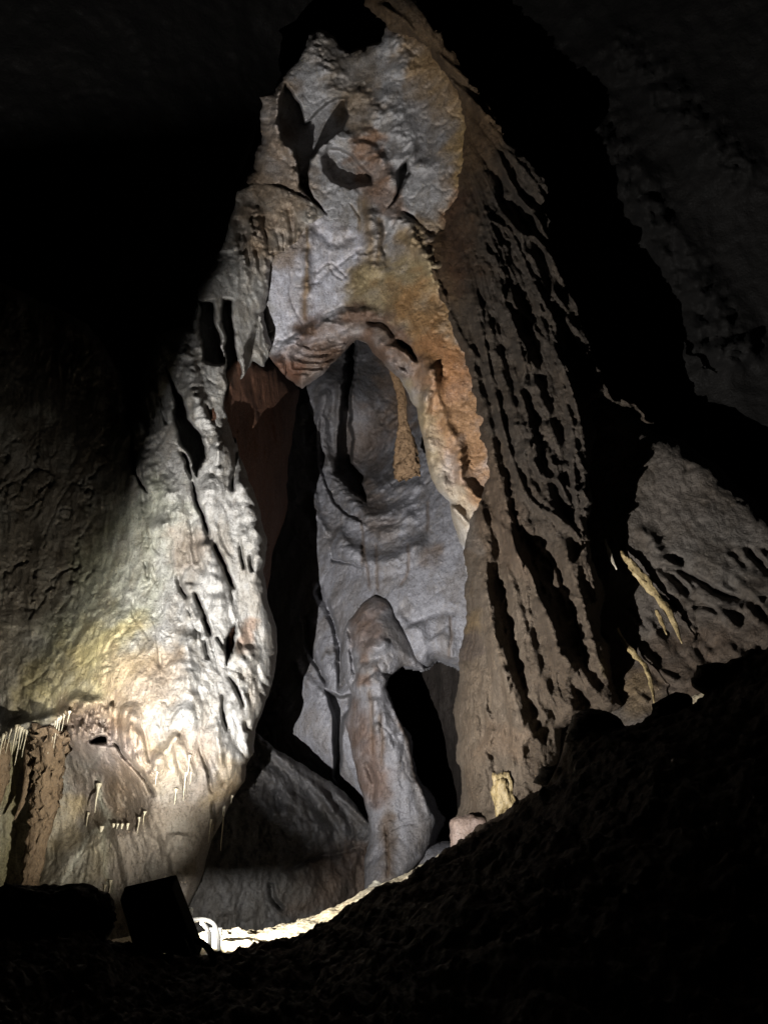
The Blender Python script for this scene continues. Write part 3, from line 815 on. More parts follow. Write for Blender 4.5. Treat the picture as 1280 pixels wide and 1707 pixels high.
# fan of draped folds, spreading from the top
ang = np.arctan2(cu.x - 690, cu.y - 60)
rad = np.hypot(cu.x - 690, cu.y - 60)
q = np.stack([ang * 22 + 0.25 * cu.w1, rad / 620, np.zeros_like(rad)], 1)
q2 = np.stack([ang * 62 + 0.5 * cu.w1, rad / 330, np.zeros_like(rad) + 4], 1)
q4 = np.stack([ang * 9 + 0.35 * cu.w1, rad / 420, np.zeros_like(rad) + 9], 1)
cu.D += (0.22 * fbm(q4, 2, 0.5, True) + 0.10 * (fbm(q, 2, 0.6, True) - 0.4) + 0.03 * fbm(q2, 3, 0.6, True)) * sstep(60, 400, rad) * np.where(cu.x < 830, sstep(740, 830, cu.x), 1)
for pts, w, h, pr in ((T7((130, 0), (190, 150), (250, 300), (275, 460)), 12, 0.3, 'right'), (T7((250, 230), (330, 320), (380, 420), (470, 520), (540, 700)), 11, 0.3, 'right'),
                      (T7((235, 380), (245, 560), (285, 740), (330, 900), (380, 1020), (470, 1100)), 24, 0.55, 'right'), (T7((310, 400), (360, 560), (430, 780), (490, 960)), 14, 0.3, 'right'),
                      (T7((340, 40), (380, 150), (430, 210), (520, 260), (580, 330), (600, 400)), 7, 0.4, 'right'), (T7((520, 300), (560, 450), (610, 600), (650, 750), (700, 860), (720, 920)), 12, 0.4, 'right'),
                      (T7((560, 0), (580, 200), (600, 320)), 6, 0.35, 'right'), (T7((470, 520), (500, 680), (560, 800), (630, 940)), 11, 0.3, 'right'), (T7((590, 350), (640, 500), (670, 650), (700, 840)), 12, 0.35, 'right'),
                      (T7((130, 560), (120, 800), (150, 1050), (160, 1300)), 20, 0.15, 'gauss'), (T7((240, 1040), (330, 1060), (400, 1120)), 14, 0.2, 'gauss'), (T7((420, 330), (480, 420), (520, 520)), 8, 0.25, 'right'),
                      (T7((500, 100), (540, 170), (590, 280)), 6, 0.3, 'right'), (T7((410, 0), (440, 90), (520, 110)), 6, 0.25, 'right'),
                      (T6((230, 350), (290, 385), (340, 430), (400, 560), (470, 700)), 6, 0.4, 'right'), (T6((280, 100), (340, 250), (430, 360), (460, 440)), 6, 0.4, 'right'), (T6((290, 330), (350, 400), (430, 440), (490, 510), (560, 650), (640, 860), (700, 980), (800, 1060), (880, 1100)), 6, 0.45, 'right'),
                      (T6((300, 90), (400, 200), (475, 330), (470, 440)), 7, 0.35, 'right'), (T6((0, 480), (60, 590), (150, 800), (230, 900), (290, 1090), (350, 1300)), 9, 0.35, 'right'), (T6((210, 700), (250, 900), (300, 1100), (360, 1310)), 6, 0.35, 'right'),
                      (T6((240, 640), (330, 720), (380, 900), (370, 1000), (400, 1120), (430, 1280)), 9, 0.35, 'right'), (T6((460, 750), (530, 900), (560, 1000), (610, 1090)), 7, 0.4, 'right'), (T6((380, 560), (440, 700), (480, 860), (540, 1060), (590, 1290)), 8, 0.35, 'right'),
                      (T6((590, 1100), (620, 1200), (650, 1310)), 10, 0.35, 'right'), (T6((230, 420), (260, 560), (330, 700)), 8, 0.25, 'right'), (T6((480, 800), (540, 960), (600, 1130)), 6, 0.25, 'right'),
                      (T1((600, 10), (700, 70), (800, 170), (900, 260), (1010, 330)), 9, 0.3, 'right'), (T1((880, 300), (980, 390), (1090, 500)), 9, 0.3, 'right')):
    cu.ridge(pts, w * 1.2, h * 0.46, pr, jag=2.0, steep=0.6)
for poly, dep in ((T6((270, 180), (320, 220), (420, 350), (430, 400), (350, 390), (290, 320)), 0.5), (T6((350, 250), (420, 280), (460, 340), (430, 360)), 0.4), (T6((400, 900), (440, 920), (460, 960), (400, 980), (380, 940)), 0.4),
                  (T6((470, 650), (530, 700), (590, 850), (640, 960), (600, 980), (520, 860)), 0.4), (T6((400, 1050), (470, 1060), (500, 1110), (400, 1130)), 0.35), (T7((390, 40), (440, 80), (520, 130), (570, 300), (450, 190), (400, 120)), 0.45),
                  (T7((330, 260), (400, 300), (500, 320), (500, 470), (420, 400), (360, 330)), 0.35), (T7((380, 500), (410, 540), (435, 620), (410, 590)), 0.4), (T7((560, 880), (600, 890), (640, 950), (570, 960)), 0.35),
                  (T7((400, 990), (450, 980), (490, 1030), (470, 1090), (420, 1060)), 0.35), (T7((245, 1105), (290, 1120), (320, 1180), (275, 1210)), 0.4), (T1((700, 70), (770, 120), (860, 200), (890, 300), (790, 240), (720, 150)), 0.35), (T1((960, 340), (1030, 370), (1080, 450), (1060, 460)), 0.35)):
    cu.hollow(poly, dep * 0.5, 10, 5)
for pts, w, h in (([(765, 440), (815, 560), (870, 720), (950, 920), (1010, 1110), (1030, 1170)], 22, 0.42), ([(830, 300), (890, 430), (945, 620), (985, 820), (1005, 980)], 20, 0.4),
                  ([(770, 560), (815, 700), (850, 860), (905, 1020), (960, 1160)], 20, 0.4), ([(800, 880), (815, 1000), (850, 1120), (905, 1250)], 24, 0.38), ([(800, 330), (850, 500), (900, 660), (940, 780)], 18, 0.35),
                  ([(860, 900), (900, 1000), (950, 1090), (1000, 1170)], 16, 0.3)):
    cu.ridge(pts, w * 1.15, h * 0.72, 'right', jag=3, steep=0.5)
cu.stain(T1((730, 960), (790, 860), (880, 740), (930, 560), (1000, 480), (1100, 500), (1080, 700), (1020, 900), (1010, 1130), (900, 1231), (830, 1100)), (0.27, 0.165, 0.085), 12, 0.9)
cu.stain(T1((915, 830), (990, 820), (1000, 1120), (920, 1180)), (0.22, 0.11, 0.06), 8, 0.8)
cu.stain([(900, 250), (960, 460), (1010, 640), (970, 860), (880, 860), (830, 640), (800, 480), (810, 330)], (0.085, 0.066, 0.05), 30, 0.9)  # darker tint over the upper right folds
cu.stain([(757, 940), (830, 900), (850, 1100), (860, 1300), (800, 1420), (750, 1420)], (0.34, 0.27, 0.205), 18, 0.85)
cu.stain(T1((600, 0), (760, 60), (1000, 300), (1100, 520), (1000, 520), (860, 330), (740, 200)), (0.25, 0.16, 0.085), 10, 0.9)
cu.stain(T7((170, 620), (235, 590), (230, 660), (160, 690)), (0.42, 0.3, 0.17), 6, 0.9)
cu.stain(T7((150, 700), (220, 670), (230, 740), (150, 770)), (0.16, 0.12, 0.1), 5, 0.85)
cu.stain(T7((150, 100), (180, 100), (220, 380), (180, 340)), (0.5, 0.46, 0.42), 5, 0.9, 4)
cu.stain(T2((960, 800), (1080, 760), (1160, 1000), (1240, 1230), (1050, 1200)), (0.25, 0.175, 0.12), 14, 0.8)
cu.stain(T7((240, 1000), (400, 1080), (400, 1140), (240, 1110)), (0.34, 0.25, 0.18), 8, 0.8)
cu.streak(T7((660, 760), (690, 850)), 6, (0.38, 0.3, 0.15), 0.8)
cu.tone = 0.185
cu.build('flowstone_curtain', FLOW, 'brown draped flowstone curtain with ragged folds, right of the recess', 'flowstone')

# ------------------------------------------------------------------ ground
def world_tps(ctrl):
    c = np.array([list(at(*q)) for q in ctrl])
    c3 = np.stack([c[:, 0] * 100, c[:, 1] * 100, c[:, 2]], 1)
    return lambda x, y: tps(c3, np.asarray(x, float) * 100, np.asarray(y, float) * 100)


floor_z = world_tps([(330, 1606, 6.6), (240, 1640, 6.4), (400, 1562, 7.7), (460, 1562, 8.0), (530, 1534, 8.4), (600, 1499, 8.8), (650, 1474, 9.3), (720, 1442, 9.6), (770, 1412, 9.4), (340, 1650, 6.3), (460, 1640, 6.6), (600, 1590, 7.2), (420, 1600, 10), (560, 1560, 11), (650, 1505, 12), (720, 1470, 12), (0, 1580, 8), (900, 1345, 10), (1050, 1225, 9), (1280, 1110, 8), (-200, 1600, 9), (350, 1640, 5.2)])
gx, gy = np.meshgrid(np.arange(-9, 9, 0.03), np.arange(4.8, 14.5, 0.03))
ny_, nx_ = gx.shape
fx, fy = gx.ravel(), gy.ravel()
P3 = np.stack([fx, fy, np.zeros_like(fx)], 1)
fz = floor_z(fx, fy) + 0.05 * fbm(P3 / 0.5, 5, 0.55) + 0.02 * fbm(P3 / 0.12, 3, 0.6, True)
a = (np.arange(ny_ - 1)[:, None] * nx_ + np.arange(nx_ - 1)[None]).ravel()
fa = np.stack([a, a + 1, a + nx_ + 1, a + nx_], 1)
fc = np.tile(np.array((0.42, 0.37, 0.27)), (len(fx), 1))
o = mesh_np('cave_floor', np.stack([fx, fy, fz], 1), fa, MUD, fc)
tag(o, kind='structure')

# dark bank in front of the viewer
crest = np.array([(-500, 1560, 4.3), (-60, 1560, 4.3), (60, 1552, 4.3), (150, 1570, 4.3), (200, 1585, 4.4), (250, 1606, 4.5), (310, 1618, 4.6), (345, 1612, 4.75), (400, 1600, 5.0), (470, 1572, 5.5), (560, 1535, 5.7), (640, 1490, 5.9), (700, 1456, 6.0), (760, 1416, 6.0), (800, 1385, 5.9), (850, 1353, 5.8), (900, 1318, 5.6),
                  (930, 1285, 5.5), (945, 1230, 5.4), (965, 1205, 5.3), (1050, 1212, 5.1), (1110, 1190, 5.0), (1180, 1160, 4.9), (1195, 1130, 4.9), (1240, 1110, 4.8), (1300, 1075, 4.7), (1500, 1000, 4.4), (1900, 900, 4.2)])
px = np.arange(-480, 1900, 4.0)
cy = np.interp(px, crest[:, 0], crest[:, 1])
cY = np.interp(px, crest[:, 0], crest[:, 2])
C0 = at(px, cy, cY)
rows = []
back_n = 26
for k in range(back_n, 0, -1):
    s_ = k / back_n
    p = C0.copy()
    p[:, 1] += 0.5 * s_
    p[:, 2] -= 1.0 * s_ ** 1.7
    rows.append(p)
Pf = at(px, np.full_like(px, 1800), np.full_like(px, 2.2))
Pf[:, 2] = np.minimum(Pf[:, 2], -0.62)
front_n = 150
for k in range(front_n + 1):
    s_ = k / front_n
    sg = 1 + 60 * s_
    kr = np.exp(-0.5 * (np.arange(-150, 151) / sg) ** 2)
    kr /= kr.sum()
    Cs = np.stack([np.convolve(np.pad(C0[:, c_], 150, mode='edge'), kr, mode='valid') for c_ in range(3)], 1)
    p = Cs * (1 - s_) + Pf * s_
    p[:, 2] += (0.30 * math.sin(math.pi * min(1, s_ * 1.0)) - 0.30 * math.sin(math.pi * s_)) + 0.0
    rows.append(p)
end = Pf.copy()
end[:, 1] = -3
end[:, 2] = -1.6
for k in range(1, 8):
    rows.append(Pf * (1 - k / 7) + end * (k / 7))
G = np.array(rows)
nr, nc = G.shape[:2]
V = G.reshape(-1, 3)
n1 = fbm(V / 0.55, 6, 0.55)
n2 = fbm(V / 0.2 + 4, 4, 0.6, True)
V = V + np.stack([np.zeros(len(V)), np.zeros(len(V)), 0.06 * n1 + 0.035 * (n2 - 0.6)], 1)
a = (np.arange(nr - 1)[:, None] * nc + np.arange(nc - 1)[None]).ravel()
fa = np.stack([a, a + nc, a + nc + 1, a + 1], 1)
mc = np.tile(np.array((0.075, 0.057, 0.042)), (len(V), 1))  # near-black base colour carries the bank's backlit shadow
o = mesh_np('earth_bank', V, fa, MUD, mc)
tag(o, kind='structure')


# ------------------------------------------------------------------ small formations and fittings
def tube_np(path, radii, sides=10, wob=0.0, seed=0.0, squash=1.0, cap=True):
    """a lofted, slightly lumpy tapered body along a 3-D path"""
    P = smooth_line([tuple(p) + (r,) for p, r in zip(path, radii)], 6)
    c, r = P[:, :3], np.maximum(P[:, 3], 1e-3)
    t = np.gradient(c, axis=0)
    t /= np.linalg.norm(t, axis=1, keepdims=True) + 1e-9
    ref = np.array([0.0, 1.0, 0.0]) if abs(t[:, 1]).mean() < 0.8 else np.array([1.0, 0, 0])
    u = np.cross(t, ref)
    u /= np.linalg.norm(u, axis=1, keepdims=True) + 1e-9
    w = np.cross(t, u)
    a = np.linspace(0, 2 * np.pi, sides, endpoint=False)
    V = c[:, None] + r[:, None, None] * (np.cos(a)[None, :, None] * u[:, None] + squash * np.sin(a)[None, :, None] * w[:, None])
    V = V.reshape(-1, 3)
    if wob:
        V = V + wob * np.repeat(r, sides)[:, None] * np.stack([fbm(V * 5 / max(wob, 0.3) + seed + 31 * k, 5, 0.6) for k in range(3)], 1)
    n = len(c)
    i, j = np.meshgrid(np.arange(n - 1), np.arange(sides), indexing='ij')
    q = np.stack([i * sides + j, i * sides + (j + 1) % sides, (i + 1) * sides + (j + 1) % sides, (i + 1) * sides + j], -1).reshape(-1, 4)
    V = np.concatenate([V, c[:1], c[-1:]])
    e = np.stack([np.full(sides, len(V) - 2), (np.arange(sides) + 1) % sides, np.arange(sides), np.full(sides, len(V) - 2)], 1)
    f = np.stack([np.full(sides, len(V) - 1), (n - 1) * sides + np.arange(sides), (n - 1) * sides + (np.arange(sides) + 1) % sides, np.full(sides, len(V) - 1)], 1)
    return V, q, np.concatenate([e, f])[:, :3]


def solid(name, V, quads, tris, mat, parent=None, smooth=True):
    me = bpy.data.meshes.new(name)
    V = np.asarray(V)
    loc = np.array([V[:, 0].mean(), V[:, 1].mean(), V[:, 2].min()]) if parent is None else np.zeros(3)
    me.from_pydata([tuple(v) for v in (V - loc)], [], [tuple(int(k) for k in q) for q in quads] + [tuple(int(k) for k in t) for t in tris])
    me.validate()
    if smooth:
        me.polygons.foreach_set('use_smooth', np.ones(len(me.polygons), bool))
    me.materials.append(mat)
    o = bpy.data.objects.new(name, me)
    o.location = loc
    COL.objects.link(o)
    if parent is not None:
        o.parent = parent
    return o


def rock_lump(name, centre, size, mat, seed, rough=0.25, power=2.6, sub=4, rot=0.0):
    bm = bmesh.new()
    bmesh.ops.create_icosphere(bm, subdivisions=sub, radius=1.0)
    V = np.array([v.co[:] for v in bm.verts])
    T = np.array([[v.index for v in f.verts] for f in bm.faces])
    bm.free()
    V /= (np.abs(V) ** power).sum(1, keepdims=True) ** (1 / power)
    V = V * (1 + rough * fbm(V * 1.3 + seed, 5, 0.55)[:, None] + 0.25 * rough * fbm(V * 5 + seed, 3, 0.6, True)[:, None])
    V = V * np.array(size)
    c, s_ = math.cos(rot), math.sin(rot)
    V = np.stack([V[:, 0] * c - V[:, 2] * s_, V[:, 1], V[:, 0] * s_ + V[:, 2] * c], 1)
    return solid(name, V + np.array(centre), [], T, mat)


CALCITE = rock_material('white_calcite', col=(0.30, 0.285, 0.24), bump=0.25, fine=60, rough=0.45, spec=0.5)
STRAW = rock_material('straw_calcite', col=(0.34, 0.31, 0.24), bump=0.2, fine=80, rough=0.4, spec=0.5)
STAL = rock_material('tan_stalactite', col=(0.12, 0.083, 0.052), bump=0.7, fine=30, rough=0.65, spec=0.35)
YELLOW = rock_material('yellow_calcite', col=(0.17, 0.13, 0.065), bump=0.4, fine=40, rough=0.5, spec=0.45)
ORANGE = rock_material('orange_flowstone', col=(0.13, 0.082, 0.045), bump=0.9, fine=22, rough=0.65, spec=0.3)
STONE = rock_material('floor_stone', col=(0.2, 0.175, 0.135), bump=0.6, fine=24, rough=0.8, spec=0.2)
BLACKROCK = rock_material('dark_boulder', col=(0.05, 0.04, 0.03), bump=0.6, fine=20, rough=0.9, spec=0.15)


def hang(rock, name, px, py, py2, r_px, mat, label, cat, group=None, off=0.06, wob=0.15, sides=8, dx=0.0, tip=0.28, seed=0.0):
    """a vertical stalactite whose root sits on the rock surface at px, py and whose tip is near py2"""
    Y = rock.depth_at(px, py) - off
    A = at(px, py - 3, Y + off * 0.5)
    ppm = F / (Y * 1.02)
    L = (py2 - py) / ppm * 1.03
    r = 0.8 * r_px / ppm
    pts, rad = [], []
    for k in range(5):
        f = k / 4
        pts.append((A[0] + dx * f + 0.002 * math.sin(7 * f + seed), A[1] - off * 0.5 * f, A[2] - L * f))
        rad.append(r * (1 - (1 - tip) * f) * (2.3 if k == 0 else 1))
    V, q, t = tube_np(pts, rad, sides, wob, seed)
    return tag(solid(name, V, q, t, mat), label, cat, group)


ORD = ['leftmost'] + [w + ' from the left' for w in 'second third fourth fifth sixth seventh eighth ninth tenth eleventh twelfth thirteenth fourteenth fifteenth sixteenth'.split()]
_OLD = ['leftmost', 'second from the left', 'third from the left', 'fourth from the left', 'fifth from the left', 'sixth from the left', 'seventh from the left', 'eighth from the left', 'rightmost']


def fringe(specs, where, group, mat=STRAW, kind='straw stalactite', sm='thin pale', name='straw_stalactite'):
    specs = sorted(specs)
    n = len(specs)
    for k, (x, y0, y1, r) in enumerate(specs):
        (a, b), (_, c) = T5((x, y0))[0], T5((x, y1))[0]
        pos = 'rightmost' if k == n - 1 else ORD[k]
        hang(lb, name, a, b, c, r, mat, '%s %s %s, %s' % (pos, sm, kind, where), 'stalactite', group, seed=x * 0.1)


fringe([(6, 480, 640, 2.6), (18, 470, 610, 2.0), (34, 460, 530, 1.6), (50, 445, 545, 2.2), (62, 440, 500, 1.5), (78, 430, 550, 2.4), (88, 436, 510, 1.6), (98, 440, 590, 2.0), (110, 446, 530, 1.5), (122, 450, 560, 1.8), (136, 470, 520, 2.0)], 'in the fringe at the left edge', 'straw stalactites at the left edge')
fringe([(206, 450, 530, 1.7), (216, 445, 560, 2.2), (228, 440, 520, 1.6), (238, 420, 545, 2.4), (250, 410, 500, 1.8), (262, 395, 520, 2.0), (274, 390, 470, 1.7), (290, 380, 450, 1.6), (312, 370, 420, 1.8)], 'at the top of the thick stalactite', 'straw stalactites beside the thick stalactite')
fringe([(441, 690, 800, 3.0), (455, 880, 1060, 2.4), (395, 820, 875, 1.6), (470, 1140, 1200, 1.5), (495, 1120, 1195, 1.6)], 'in the white trickle down the lower wall', 'straw stalactites along the white trickle')
fringe([(508, 868, 955, 1.6), (525, 870, 920, 1.3), (545, 870, 965, 1.5), (570, 868, 950, 1.6), (622, 840, 900, 1.6), (645, 815, 865, 1.6)], 'in the row under the small middle ledge', 'straw stalactites under the middle ledge')
fringe([(785, 715, 775, 1.8), (828, 640, 750, 1.4), (845, 565, 640, 1.5), (852, 640, 690, 1.2), (700, 640, 690, 1.2)], 'on the grey patch of the lower wall', 'straw stalactites on the grey patch')
fringe([(938, 850, 935, 1.5), (997, 790, 955, 1.7), (1032, 745, 775, 1.6), (948, 870, 905, 1.3)], 'along the right edge of the buttress', 'straw stalactites on the right edge')

# thick stalactite
def thick(points, Yoff, name, mat, label, cat, rock, wob=0.36, sides=64, squash=1.0, seed=1.0):
    pts, rad = [], []
    base = [rock.Y0[np.argmin((rock.x - p[0]) ** 2 + (rock.y - p[1]) ** 2)] for p in points]
    for (x, y, w), b in zip(points, base):
        Y = b + Yoff
        pts.append(tuple(at(x, y, Y)))
        rad.append(w * Y / F)
    V, q, t = tube_np(pts, rad, sides, wob, seed, squash)
    return tag(solid(name, V, q, t, mat), label, cat)


thick(T5((245, 440), (235, 520), (222, 640), (200, 780), (170, 920), (145, 1060), (118, 1180), (110, 1260)) and [(a, b, w) for (a, b), w in zip(T5((240, 420), (228, 520), (215, 640), (198, 780), (172, 920), (146, 1060), (120, 1180), (108, 1260)), (34, 26, 22, 20, 15, 14, 11, 11))],
      0.02, 'stalactite', STAL, 'thick tan stalactite column leaning down the wall at lower left, dark on its left side', 'stalactite', lb)
thick([(a, b, w) for (a, b), w in zip(T5((150, 470), (140, 600), (120, 710), (95, 780), (66, 845)), (13, 10, 6, 3.5, 1.5))], 0.05, 'stalactite', STAL, 'slim dark tapering stalactite left of the thick tan column', 'stalactite', lb, wob=0.2, sides=14)
thick([(a, b, w) for (a, b), w in zip(T5((-20, 500), (-15, 640), (-25, 740), (-40, 860)), (22, 19, 14, 6))], 0.1, 'stalactite', STAL, 'dark stalactite cut by the left edge of the photo', 'stalactite', lb, wob=0.3, sides=20)
thick([(a, b, w) for (a, b), w in zip(T5((450, 905), (430, 960), (405, 1040), (388, 1068)), (6, 7, 4, 1.5))], 0.3, 'stalactite', STAL, 'short curved dark stalactite beside the white trickle', 'stalactite', lb, wob=0.2, sides=12)

# orange drapery hanging under the arch
pts = [(a, b, w) for (a, b), w in zip(T2((672, 395), (690, 450), (712, 520), (716, 600), (722, 660), (728, 730), (732, 800), (735, 842), (738, 852)), (7, 8, 9, 8, 12, 19, 23, 22, 17))]
P_, R_ = [], []
for x, y, w in pts:
    P_.append(tuple(at(x, y, 12.6)))
    R_.append(w * 12.6 / F)
V, q, t = tube_np(P_, R_, 40, 0.22, 4.0, 0.55)
tag(solid('flowstone_drapery', V, q, t, ORANGE), 'orange brown tongue of flowstone hanging inside the right of the arch', 'flowstone')

# pale edged draperies on the right slab
def drip(pts, widths, off, mat, label):
    thick([(a, b, w) for (a, b), w in zip(T7(*pts), widths)], -off, 'drapery', mat, label, 'flowstone', rs, wob=0.5, sides=26, squash=0.6, seed=pts[0][0] * 0.37)


drip(((735, 372), (765, 405), (805, 455), (850, 515), (905, 580), (935, 640), (962, 712)), (3, 7, 9, 7, 5.5, 4.5, 1.2), 0.26, YELLOW, 'upper pale yellow drapery sloping down across the right slab')
drip(((726, 655), (745, 700), (785, 750), (830, 800), (848, 860), (862, 935)), (2, 4.5, 5.5, 4.5, 4, 1.2), 0.26, YELLOW, 'lower cream drapery just right of the black shadow band')
drip(((870, 590), (884, 625), (906, 680)), (4, 4, 1), 0.22, YELLOW, 'tiny yellow drapery under the upper yellow drapery')
drip(((680, 328), (690, 362), (704, 400), (722, 440)), (1.2, 3, 3, 1), 0.5, CALCITE, 'small pale flake on the dark edge of the brown curtain')

# lit stalagmite on the floor and others
def stalagmite(px, py_base, py_top, w_px, Y, mat, label, seed, name='stalagmite', wob=0.3, prof=(1.05, 1.0, 0.95, 0.85, 0.62, 0.2)):
    b, t_ = at(px, py_base, Y), at(px + 2, py_top, Y)
    n = len(prof)
    pts = [tuple(b + (t_ - b) * (k / (n - 1))) for k in range(n)]
    V, q, t = tube_np(pts, [p * w_px * Y / F for p in prof], 28, wob, seed)
    return tag(solid(name, V, q, t, mat), label, 'stalagmite')


stalagmite(626, 1505, 1468, 15, 10.8, CALCITE, 'small bright white stalagmite at the far end of the lit floor strip', 2.0)
stalagmite(994, 1240, 1184, 44, 5.25, BLACKROCK, 'dark rounded stalagmite stump on the black bank at right', 6.0, wob=0.12, prof=(1.1, 1.05, 1.0, 0.93, 0.78, 0.3))
o = rock_lump('calcite_lump', at(838, 1326, 9.3), (0.10, 0.09, 0.20), YELLOW, 3.0, 0.5)
tag(o, 'pale yellow calcite lump at the foot of the brown curtain', 'calcite')
o = rock_lump('rock_block', at(782, 1392, 9.6), (0.2, 0.15, 0.19), rock_material('pinkish_rock', col=(0.14, 0.105, 0.09), bump=0.4), 5.0, 0.15, 5.0)
tag(o, 'pinkish rock block at the foot of the pale column', 'rock')
o = rock_lump('boulder', at(70, 1542, 4.2), (0.27, 0.2, 0.15), BLACKROCK, 8.3, 0.22, 3.2, 5)
tag(o, 'black flat topped boulder left of the floodlight', 'boulder')
o = rock_lump('boulder', at(-70, 1570, 4.2), (0.32, 0.24, 0.16), BLACKROCK, 2.1, 0.16, 3.0, 4)
tag(o, 'low black boulder at the left edge of the photo', 'boulder')

# stones lying along the lit floor
rk = random.Random(21)
names = []
for k, (x, y, r) in enumerate(((395, 1560, 9), (420, 1566, 6), (375, 1552, 8), (446, 1575, 5), (470, 1560, 6), (500, 1548, 5), (525, 1541, 5), (552, 1530, 6), (575, 1520, 4), (596, 1508, 6), (606, 1498, 4), (648, 1474, 5), (705, 1447, 6), (716, 1441, 4), (735, 1434, 4))):
    Y = 7.6 + (x - 375) / 360 * 3.6
    p = at(x, y, Y)
    p[2] = float(floor_z(p[0], p[1])) + 0.02 if k < 10 else p[2]
    s_ = r * Y / F
    o = rock_lump('stone', p, (s_ * rk.uniform(0.9, 1.5), s_, s_ * rk.uniform(0.6, 1.0)), STONE, 3.3 * k, 0.35, 2.6, 3)
    tag(o, 'small rough stone lying along the brightly lit strip of cave floor', 'stone', 'stones on the lit floor strip')

# stones standing out of the dark bank
for k, (x, y, Y, r, w) in enumerate(((1120, 1184, 4.95, 22, 'just right of the stump'), (1196, 1136, 4.85, 26, 'high on the right of the bank'), (1236, 1116, 4.75, 18, 'near the right edge of the photo'), (930, 1300, 5.5, 22, 'just left of the stump'),
                                     (700, 1462, 5.9, 12, 'below the pale rib'), (585, 1535, 5.7, 12, 'in front of the white stalagmite'), (475, 1585, 5.4, 16, 'at the middle of the lit strip'), (420, 1612, 4.9, 14, 'right of the floodlight'))):
    s_ = r * Y / F
    o = rock_lump('stone', at(x, y, Y), (s_ * 1.3, s_, s_ * 0.9), BLACKROCK, 5.1 * k + 2, 0.4, 2.8, 3, 0.3 * (-1) ** k)
    tag(o, 'dark stone on the crest of the black bank, ' + w, 'stone', 'stones on the dark bank')

# ---- floodlight
BLACK = plain('black_painted_metal', (0.02, 0.02, 0.02), 0.55)
RUBBER = plain('black_rubber', (0.025, 0.024, 0.022), 0.7)
WHITE = plain('white_painted_metal', (0.35, 0.34, 0.31), 0.45)
GLASS = plain('lamp_glass', (0.5, 0.5, 0.48), 0.15)


def frame(direction, roll):
    z = Vector(direction).normalized()
    x = z.cross(Vector((0, 0, 1))).normalized()
    y = x.cross(z)
    R = Matrix((x, y, z)).transposed()
    return R @ Matrix.Rotation(roll, 3, 'Z')


def part_bm(name, bm, mat, parent, bevel=0.0):
    if bevel:
        bmesh.ops.bevel(bm, geom=bm.edges[:], offset=bevel, segments=2, affect='EDGES', profile=0.6)
    me = bpy.data.meshes.new(name)
    bm.to_mesh(me)
    bm.free()
    me.materials.append(mat)
    o = bpy.data.objects.new(name, me)
    COL.objects.link(o)
    o.parent = parent
    return o


def box_into(bm, c, size, M=None):
    r = bmesh.ops.create_cube(bm, size=1.0)
    for v in r['verts']:
        v.co = Vector((v.co[0] * size[0], v.co[1] * size[1], v.co[2] * size[2])) + Vector(c)
        if M is not None:
            v.co = M @ v.co


def empty(name, loc, label, cat):
    o = bpy.data.objects.new(name, None)
    o.location = loc
    o.empty_display_size = 0.1
    COL.objects.link(o)
    return tag(o, label, cat)


fl = empty('floodlight', vec(290, 1615, 4.3), 'black box floodlight seen from behind, tilted up at the left rock buttress', 'floodlight')
# the box: its rear panel leans back; corners measured on the photo
c4 = [vec(200, 1500, 4.25), vec(286, 1480, 4.25), vec(331, 1598, 4.36), vec(223, 1582, 4.36)]
base = fl.location
bm = bmesh.new()
inner, rim = [], []
cen = sum(c4, Vector()) / 4
r0 = [bm.verts.new(p - base) for p in c4]
r1 = [bm.verts.new(p + (p - cen) * 0.02 + AIM * 0.07 - base) for p in c4]
r2 = [bm.verts.new(cen + (p - cen) * 0.93 + AIM * 0.07 - base) for p in c4]
r3 = [bm.verts.new(cen + (p - cen) * 0.90 + AIM * 0.03 - base) for p in c4]
bm.faces.new(r0)
for A, B in ((r0, r1), (r1, r2), (r2, r3)):
    for k in range(4):
        bm.faces.new((A[k], A[(k + 1) % 4], B[(k + 1) % 4], B[k]))
bm.faces.new(r3)
bmesh.ops.recalc_face_normals(bm, faces=bm.faces[:])
part_bm('housing', bm, BLACK, fl, 0.006)
# cooling fins on the rear panel
ux = (c4[1] - c4[0])
uy = (c4[3] - c4[0])
nb = -(ux.cross(uy)).normalized()
if nb.y > 0:
    nb = -nb
bm = bmesh.new()
for k in range(5):
    u0 = 0.62 + 0.075 * k
    a0 = c4[0] + ux * u0 + uy * 0.12 + (c4[2] - c4[3] - ux) * 0.12 * u0
    a1 = c4[3] + (c4[2] - c4[3]) * u0 - uy * 0.10
    w_ = ux.normalized() * 0.005
    vs_ = [bm.verts.new(p - base) for p in (a0 - w_, a0 + w_, a1 + w_, a1 - w_)] + [bm.verts.new(p + nb * 0.012 - base) for p in (a0 - w_, a0 + w_, a1 + w_, a1 - w_)]
    for f in ((0, 1, 5, 4), (1, 2, 6, 5), (2, 3, 7, 6), (3, 0, 4, 7), (4, 5, 6, 7)):
        bm.faces.new([vs_[i] for i in f])
part_bm('cooling_fins', bm, BLACK, fl)
